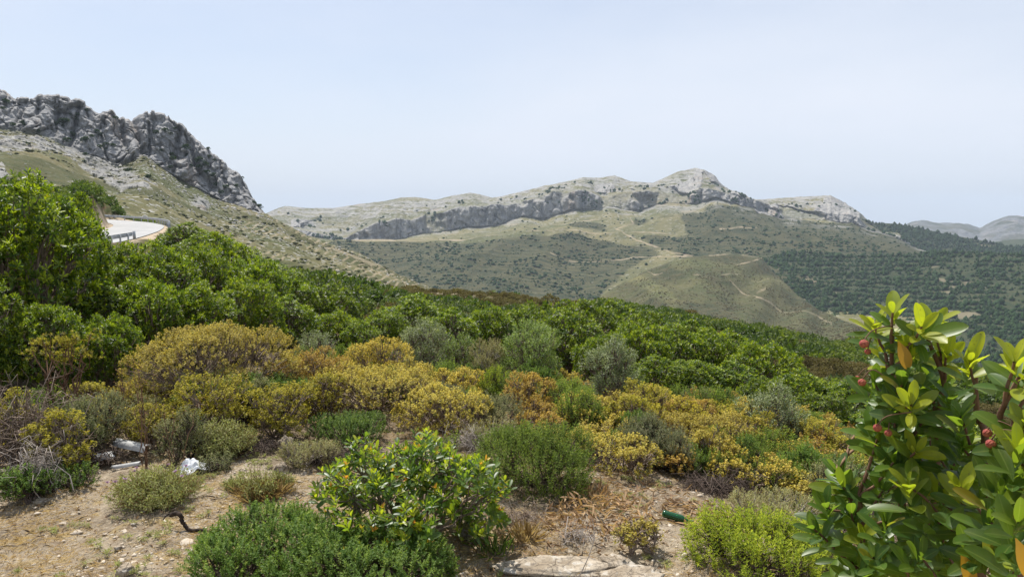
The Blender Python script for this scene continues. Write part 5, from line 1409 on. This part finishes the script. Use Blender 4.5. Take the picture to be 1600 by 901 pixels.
def litter(name, cx, cy, rad, n, L_, mat, label, up=.25, hz=.05, W_=.3):
    c = gray(cx, cy); rg = np.random.default_rng(int(cx)); a = rg.uniform(0, 6.28, n); b = rad * np.sqrt(rg.uniform(0, 1, n)); x, y = c[0] + b * np.cos(a), c[1] + b * np.sin(a)
    p = np.stack([x, y, gz(x, y, True) + rg.uniform(0, 1, n) * hz * (1 - (b / rad) ** 2) + .004], -1); d = unit(np.stack([rg.normal(0, 1, n), rg.normal(0, 1, n), rg.normal(up * .3, up, n)], -1))
    ll = L_ * rg.uniform(.5, 1.3, n); V, f = leaves(p, d, rg.normal(0, .5, (n, 3)) + [0, 0, 1], ll, ll * W_, 'oval', .2, .4)
    tag(link(name, mesh_np(name, V, f, mat, tint=np.repeat(rg.uniform(0, 1, (n, 3)), 6, 0))), label, 'leaf litter', kind='stuff')


litter('leaf_litter', 935, 812, .42, 520, .085, MAT['rust'], 'heap of reddish dead leaves under the large heath', .6, .16, .2)
litter('leaf_litter', 1000, 770, .5, 420, .07, MAT['rust'], 'pale dead leaves in the gap above the bottle', .3, .04, .22)
litter('leaf_litter', 1110, 812, .40, 420, .08, MAT['rust'], 'dead leaves and chips around the bottle', .3, .06, .2)
litter('leaf_litter', 840, 850, .6, 300, .06, MAT['rust'], 'dead leaves scattered above the flat rocks', .2, .03, .25)


def twigs(name, px, r, wp, yt, n, mat, label, cat, rad=.004, seed=1, droop=.0, arch=.5):
    g = gpt(px, r); R = wp * r / F / 2; H = max(top_height(px, yt, r, g), .12); rg = np.random.default_rng(seed)
    p0 = np.stack([rg.normal(0, R * .4, n), rg.normal(0, R * .3, n), rg.uniform(0, H * .5, n) * arch], -1)
    p1 = np.stack([rg.normal(0, R * .46, n), rg.normal(0, R * .42, n), np.abs(rg.normal(.55, .25, n)) * H], -1)
    V, f = tubes(curve(p0, p1, rg, 7, droop, .13), np.linspace(rad, rad * .4, 7)[None] * rg.uniform(.5, 1.5, (n, 1)), 4)
    o = link(name, mesh_np(name, V, f, mat, smooth=True), None, g); return tag(o, label, cat)


twigs('brushwood', 30, 7.7, 150, 594, 280, MAT['wood'], 'tangled heap of bleached dead twigs at the left edge', 'brushwood', .0045, 2, .12)
twigs('brushwood', 30, 7.0, 90, 690, 130, MAT['woodpale'], 'drooping grey dead twigs in front of the yellow green bush', 'brushwood', .0035, 3, .2)
twigs('brushwood', 130, 7.6, 110, 690, 120, MAT['wooddark'], 'dark dead twigs behind the gutter pieces', 'brushwood', .004, 4, .05)
twigs('brushwood', 1125, 6.7, 150, 790, 170, MAT['wooddark'], 'low heap of dark twigs right of the bottle', 'brushwood', .004, 5, .05)
twigs('brushwood', 500, 7.0, 110, 716, 120, MAT['wooddark'], 'dark dead twigs at the edge of the dirt below the green cushion', 'brushwood', .004, 6, .05)
twigs('brushwood', 390, 7.5, 130, 692, 90, MAT['wooddark'], 'fallen dark twigs under the pair of yellow green spurges', 'brushwood', .004, 7, .05)
twigs('brushwood', 730, 7.4, 90, 660, 130, MAT['woodpale'], 'fine pinkish dry twigs behind the sapling', 'brushwood', .0025, 8, .0)
twigs('brushwood', 1110, 9.6, 100, 640, 120, MAT['wood'], 'brown bare twigs below the pale grey twiggy bush', 'brushwood', .003, 9, .0)

# tuft of dry grass with the thistle above it
def tuft(name, px, r, wp, yt, n, mat, label, cat, seed, w_=.004, lean=.5):
    g = gpt(px, r); R = wp * r / F / 2; H = max(top_height(px, yt, r, g), .12); rg = np.random.default_rng(seed)
    p = np.stack([rg.normal(0, R * .4, n), rg.normal(0, R * .4, n), np.zeros(n)], -1); d = unit(np.stack([p[:, 0] / R * lean * 2 + rg.normal(0, .3, n), p[:, 1] / R * lean * 2 + rg.normal(0, .3, n), np.full(n, 1.0)], -1))
    V, f = leaves(p, d, rg.normal(0, 1, (n, 3)), H * rg.uniform(.5, 1.2, n), w_ + 0 * p[:, 0], 'oval', .35, .2)
    o = link(name, mesh_np(name, V, f, mat, tint=np.repeat(rg.uniform(0, 1, (n, 3)), 6, 0)), None, g); return tag(o, label, cat)


tuft('grass_tuft', 398, 6.15, 72, 766, 700, MAT['straw'], 'rusty dry grass tuft at the right of the dirt clearing', 'grass tuft', 5)
tuft('grass_tuft', 920, 6.0, 80, 772, 60, MAT['rust'], 'dry upright leaf blades beside the heap of dead leaves', 'grass tuft', 6, .014, .35)
tuft('grass_tuft', 505, 6.1, 40, 770, 40, MAT['mound'], 'green grass blades at the left foot of the sapling', 'grass tuft', 7, .008, .4)
for j, (px, r, wp, yt, lab) in enumerate(((390, 6.1, 62, 722, 'pale green thistle standing in the dry grass tuft'), (428, 6.3, 50, 736, 'small thistle right of the dry grass tuft'), (355, 6.4, 40, 748, 'lowest thistle sprig left of the dry grass tuft'))):
    g = gpt(px, r); rg = np.random.default_rng(70 + j); (V, f, tn), (BV, Bf) = thistle_data(rg, wp * r / F / 2, max(top_height(px, yt, r, g), .1), .38)
    o = empty('thistle', g, 0, lab, 'thistle'); link('foliage', mesh_np('foliage', V, f, MAT['thist'], tint=tn), o); link('stems', mesh_np('stems', BV, Bf, MAT['straw']), o)


def stalk(px, r, ytop, n, label, seed):
    g = gpt(px, r); H = max(top_height(px, ytop, r, g), .12); rg = np.random.default_rng(seed)
    p0 = rg.normal(0, .02, (n, 3)) * [1, 1, 0]; p1 = p0 + np.stack([rg.normal(0, .07, n), rg.normal(0, .05, n), H * rg.uniform(.7, 1.0, n)], -1)
    C = curve(p0, p1, rg, 9, 0, .02); pa = [(tubes(C, np.linspace(.0042, .0018, 9)[None].repeat(n, 0), 4))]
    b0 = np.concatenate([C[:, k] for k in (4, 5, 6, 7)]); b1 = b0 + np.stack([rg.normal(0, .05, len(b0)), rg.normal(0, .05, len(b0)), rg.uniform(.04, .12, len(b0))], -1)
    pa.append(tubes(curve(b0, b1, rg, 4, 0, .05), np.linspace(.0022, .001, 4)[None].repeat(len(b0), 0), 3))
    tips = np.concatenate([b1, C[:, 8]]); V3, f3, _ = whorls(rg, tips, np.tile([0, 0, 1.0], (len(tips), 1)), 4, .016, .007, .3, 1.3)
    V, f, _ = join([(a, b, a) for a, b in pa]); o = empty('dry_stalk', g, 0, label, 'dry stalk'); link('stem', mesh_np('stem', V, f, MAT['woodred']), o)
    link('seed_heads', mesh_np('seed_heads', V3, f3, MAT['rust'], tint=np.full((len(V3), 3), .3)), o)


stalk(186, 8.4, 556, 4, 'tall reddish dry stalk left of the largest golden dome', 1)
stalk(214, 7.25, 560, 6, 'taller pair of reddish dry stalks in front of the small golden spurge', 2)
stalk(262, 7.1, 618, 3, 'thin dry stalk right of the small golden spurge', 3)
stalk(484, 7.3, 642, 2, 'single thin dry stem beside the green cushion', 4)

# leggy spurge with bare stems on the left
g = gpt(88, 8.8); rg = np.random.default_rng(12); H = top_height(88, 522, 8.8, g); tp = []
for i in range(16): tp.append([rg.normal(-.02, .17) * .9, rg.normal(0, .1), H * rg.uniform(.72, 1.0)])
tp = np.array(tp); p0 = rg.normal(0, .035, (16, 3)) * [1, 1, 0]
o = empty('spurge_bush', g, 0, 'leggy golden spurge with long bare pinkish stems before the dark tree at left', 'shrub', 'golden spurge bushes')
BV, Bf = tubes(curve(p0, tp, rg, 7, 0, .07), np.linspace(.011, .005, 7)[None].repeat(16, 0), 5); link('branches', mesh_np('branches', BV, Bf, MAT['woodred'], smooth=True), o)
P = np.concatenate([tp + rg.normal(0, .045, tp.shape) * [1, 1, .7] for _ in range(14)]); d = unit(rg.normal(0, .5, P.shape) + [0, 0, .8]); V, f, tn = whorls(rg, P, d, 9, .03, .012, .4, 1.4, .02)
link('foliage', mesh_np('foliage', V, f, MAT['goldgreen'], tint=tn), o)

# small filler bushes growing between the bigger ones
rg = np.random.default_rng(31)
FILL = {'gold': ('spurge_bush', 'small golden spurge filling a gap between larger bushes', 'small golden spurges in the gaps'), 'orange': ('spurge_bush', 'small rust coloured spurge filling a gap between larger bushes', 'small rusty spurges in the gaps'),
        'heath': ('heath_bush', 'small dark heath filling a gap between golden bushes', 'small heaths in the gaps'), 'grey': ('shrub', 'small grey green shrub filling a gap between golden bushes', 'small grey green shrubs in the gaps'), 'mound': ('shrub', 'small soft green shrub filling a gap between golden bushes', 'small green shrubs in the gaps'), 'goldgreen': ('spurge_bush', 'small yellow green spurge filling a gap between larger bushes', 'small yellow green spurges in the gaps')}
FM = {}
for i, k in enumerate(FILL):
    for s in range(2):
        (V, f, tn), (BV, Bf), m, wd = shrub_data(k, 700 + 10 * i + s, .28, .42)
        FM[k, s] = (mesh_np('foliage', V, f, MAT[m], tint=tn), mesh_np('branches', BV, Bf, MAT[wd]))
spots = [(rg.uniform(690, 1360), rg.uniform(8.2, 12.5)) for _ in range(78)] + [(rg.uniform(960, 1380), rg.uniform(6.9, 8.4)) for _ in range(24)] + [(rg.uniform(480, 720), rg.uniform(8.6, 12.5)) for _ in range(16)] + [(rg.uniform(20, 480), rg.uniform(7.9, 10.2)) for _ in range(26)] + [(rg.uniform(1150, 1600), rg.uniform(9, 13)) for _ in range(20)]
for j, (px, r) in enumerate(spots):
    k = rg.choice(['gold', 'orange', 'heath', 'grey', 'mound', 'goldgreen'], p=[.20, .10, .24, .15, .15, .16] if px > 480 else [.06, .0, .26, .28, .18, .22]); nm, lab, grp = FILL[k]
    o = empty(nm, gpt(px, r), float(rg.uniform(0, 6.28)), lab, 'shrub', grp); s = rg.uniform(.75, 1.25); o.scale = (s, s, s * rg.uniform(.85, 1.15))
    a, b = FM[k, j % 2]; link('foliage', a, o); link('branches', b, o)

# twiglets, leaf bits and tiny weeds
rg = np.random.default_rng(53)
q = on_ground(rg, 5200, lambda x, y, r, t_: fbm(np.stack([x, y, 0 * x], -1) * 1.1, 3, 28) + rg.uniform(-.25, .25, len(x)) > .0)
d = unit(np.stack([rg.normal(0, 1, len(q)), rg.normal(0, 1, len(q)), rg.normal(.05, .12, len(q))], -1))
V, f = leaves(q + [0, 0, .006], d, np.tile([0, 0, 1.0], (len(q), 1)) + rg.normal(0, .5, q.shape), rg.gamma(2.5, .022, len(q)) + .015, .005 + 0 * q[:, 0], curl=.25)
tag(link('twig_litter', mesh_np('twig_litter', V, f, MAT['wooddark'])), 'broken twigs strewn over the dirt', 'twigs', kind='stuff')
q = on_ground(rg, 2600, lambda x, y, r, t_: fbm(np.stack([x, y, 0 * x], -1) * .9, 3, 38) > .0)
d = unit(rg.normal(0, 1, q.shape) * [1, 1, .3] + [0, 0, .25])
V, f = leaves(q + [0, 0, .006], d, rg.normal(0, .6, q.shape) + [0, 0, 1], rg.uniform(.015, .045, len(q)), rg.uniform(.006, .016, len(q)), 'oval', .3, .4)
tag(link('leaf_litter', mesh_np('leaf_litter', V, f, MAT['rust'], tint=np.repeat(rg.uniform(0, 1, (len(q), 3)), 6, 0))), 'single dead leaves scattered over the dirt', 'leaf litter', kind='stuff')
q = on_ground(rg, 520, lambda x, y, r, t_: fbm(np.stack([x, y, 0 * x], -1) * .8, 3, 48) + rg.uniform(-.2, .2, len(x)) > .18)
qq = np.repeat(q, 5, 0) + rg.normal(0, .018, (len(q) * 5, 3)) * [1, 1, 0]
V, f, tn = whorls(rg, qq + [0, 0, .018], np.tile([0, 0, 1.0], (len(qq), 1)), 6, .032, .008, .4, 1.3, .01)
tag(link('weeds', mesh_np('weeds', V, f, MAT['thist'], tint=tn)), 'tiny weeds sprouting in the dirt', 'weeds', kind='stuff')
twigs('brushwood', 800, 5.3, 150, 806, 90, MAT['wood'], 'fine dry twigs on the litter right of the sapling', 'brushwood', .0022, 21, .0)
twigs('brushwood', 905, 5.0, 90, 838, 60, MAT['woodpale'], 'few bleached twigs lying just above the flat rocks', 'brushwood', .0025, 22, .0)
tuft('grass_tuft', 820, 5.0, 45, 840, 140, MAT['straw'], 'sparse straw coloured tuft left of the flat rocks', 'grass tuft', 23, .004, .6)
tuft('grass_tuft', 775, 4.8, 60, 846, 70, MAT['mound'], 'small green tuft between the cushion and the flat rocks', 'grass tuft', 24, .005, .5)
make_plant('shrub', 'pale', 801, gpt(735, 5.0), .12, .14, 'small dried cushion right beside the green cushion pair', 'shrub', None, 1.0)
# ------------------------------------------------------------------ haze
if True:
    x0, x1, y0, y1, z0, z1 = -15000, 15000, -15000, 15000, -310, 460
    V = np.array([[x, y, z] for z in (z0, z1) for y in (y0, y1) for x in (x0, x1)], float)
    f = np.array([[0, 2, 3, 1], [4, 5, 7, 6], [0, 1, 5, 4], [2, 6, 7, 3], [0, 4, 6, 2], [1, 3, 7, 5]])
    t = NT('haze_air')
    vol = t.n('ShaderNodeVolumePrincipled'); vol.inputs['Color'].default_value = (.74, .86, 1.0, 1); vol.inputs['Density'].default_value = 8.5e-5
    t.t.links.new(vol.outputs[0], t.out.inputs['Volume'])
    tag(link('haze', mesh_np('haze', V, f, t.m)), kind='stuff')
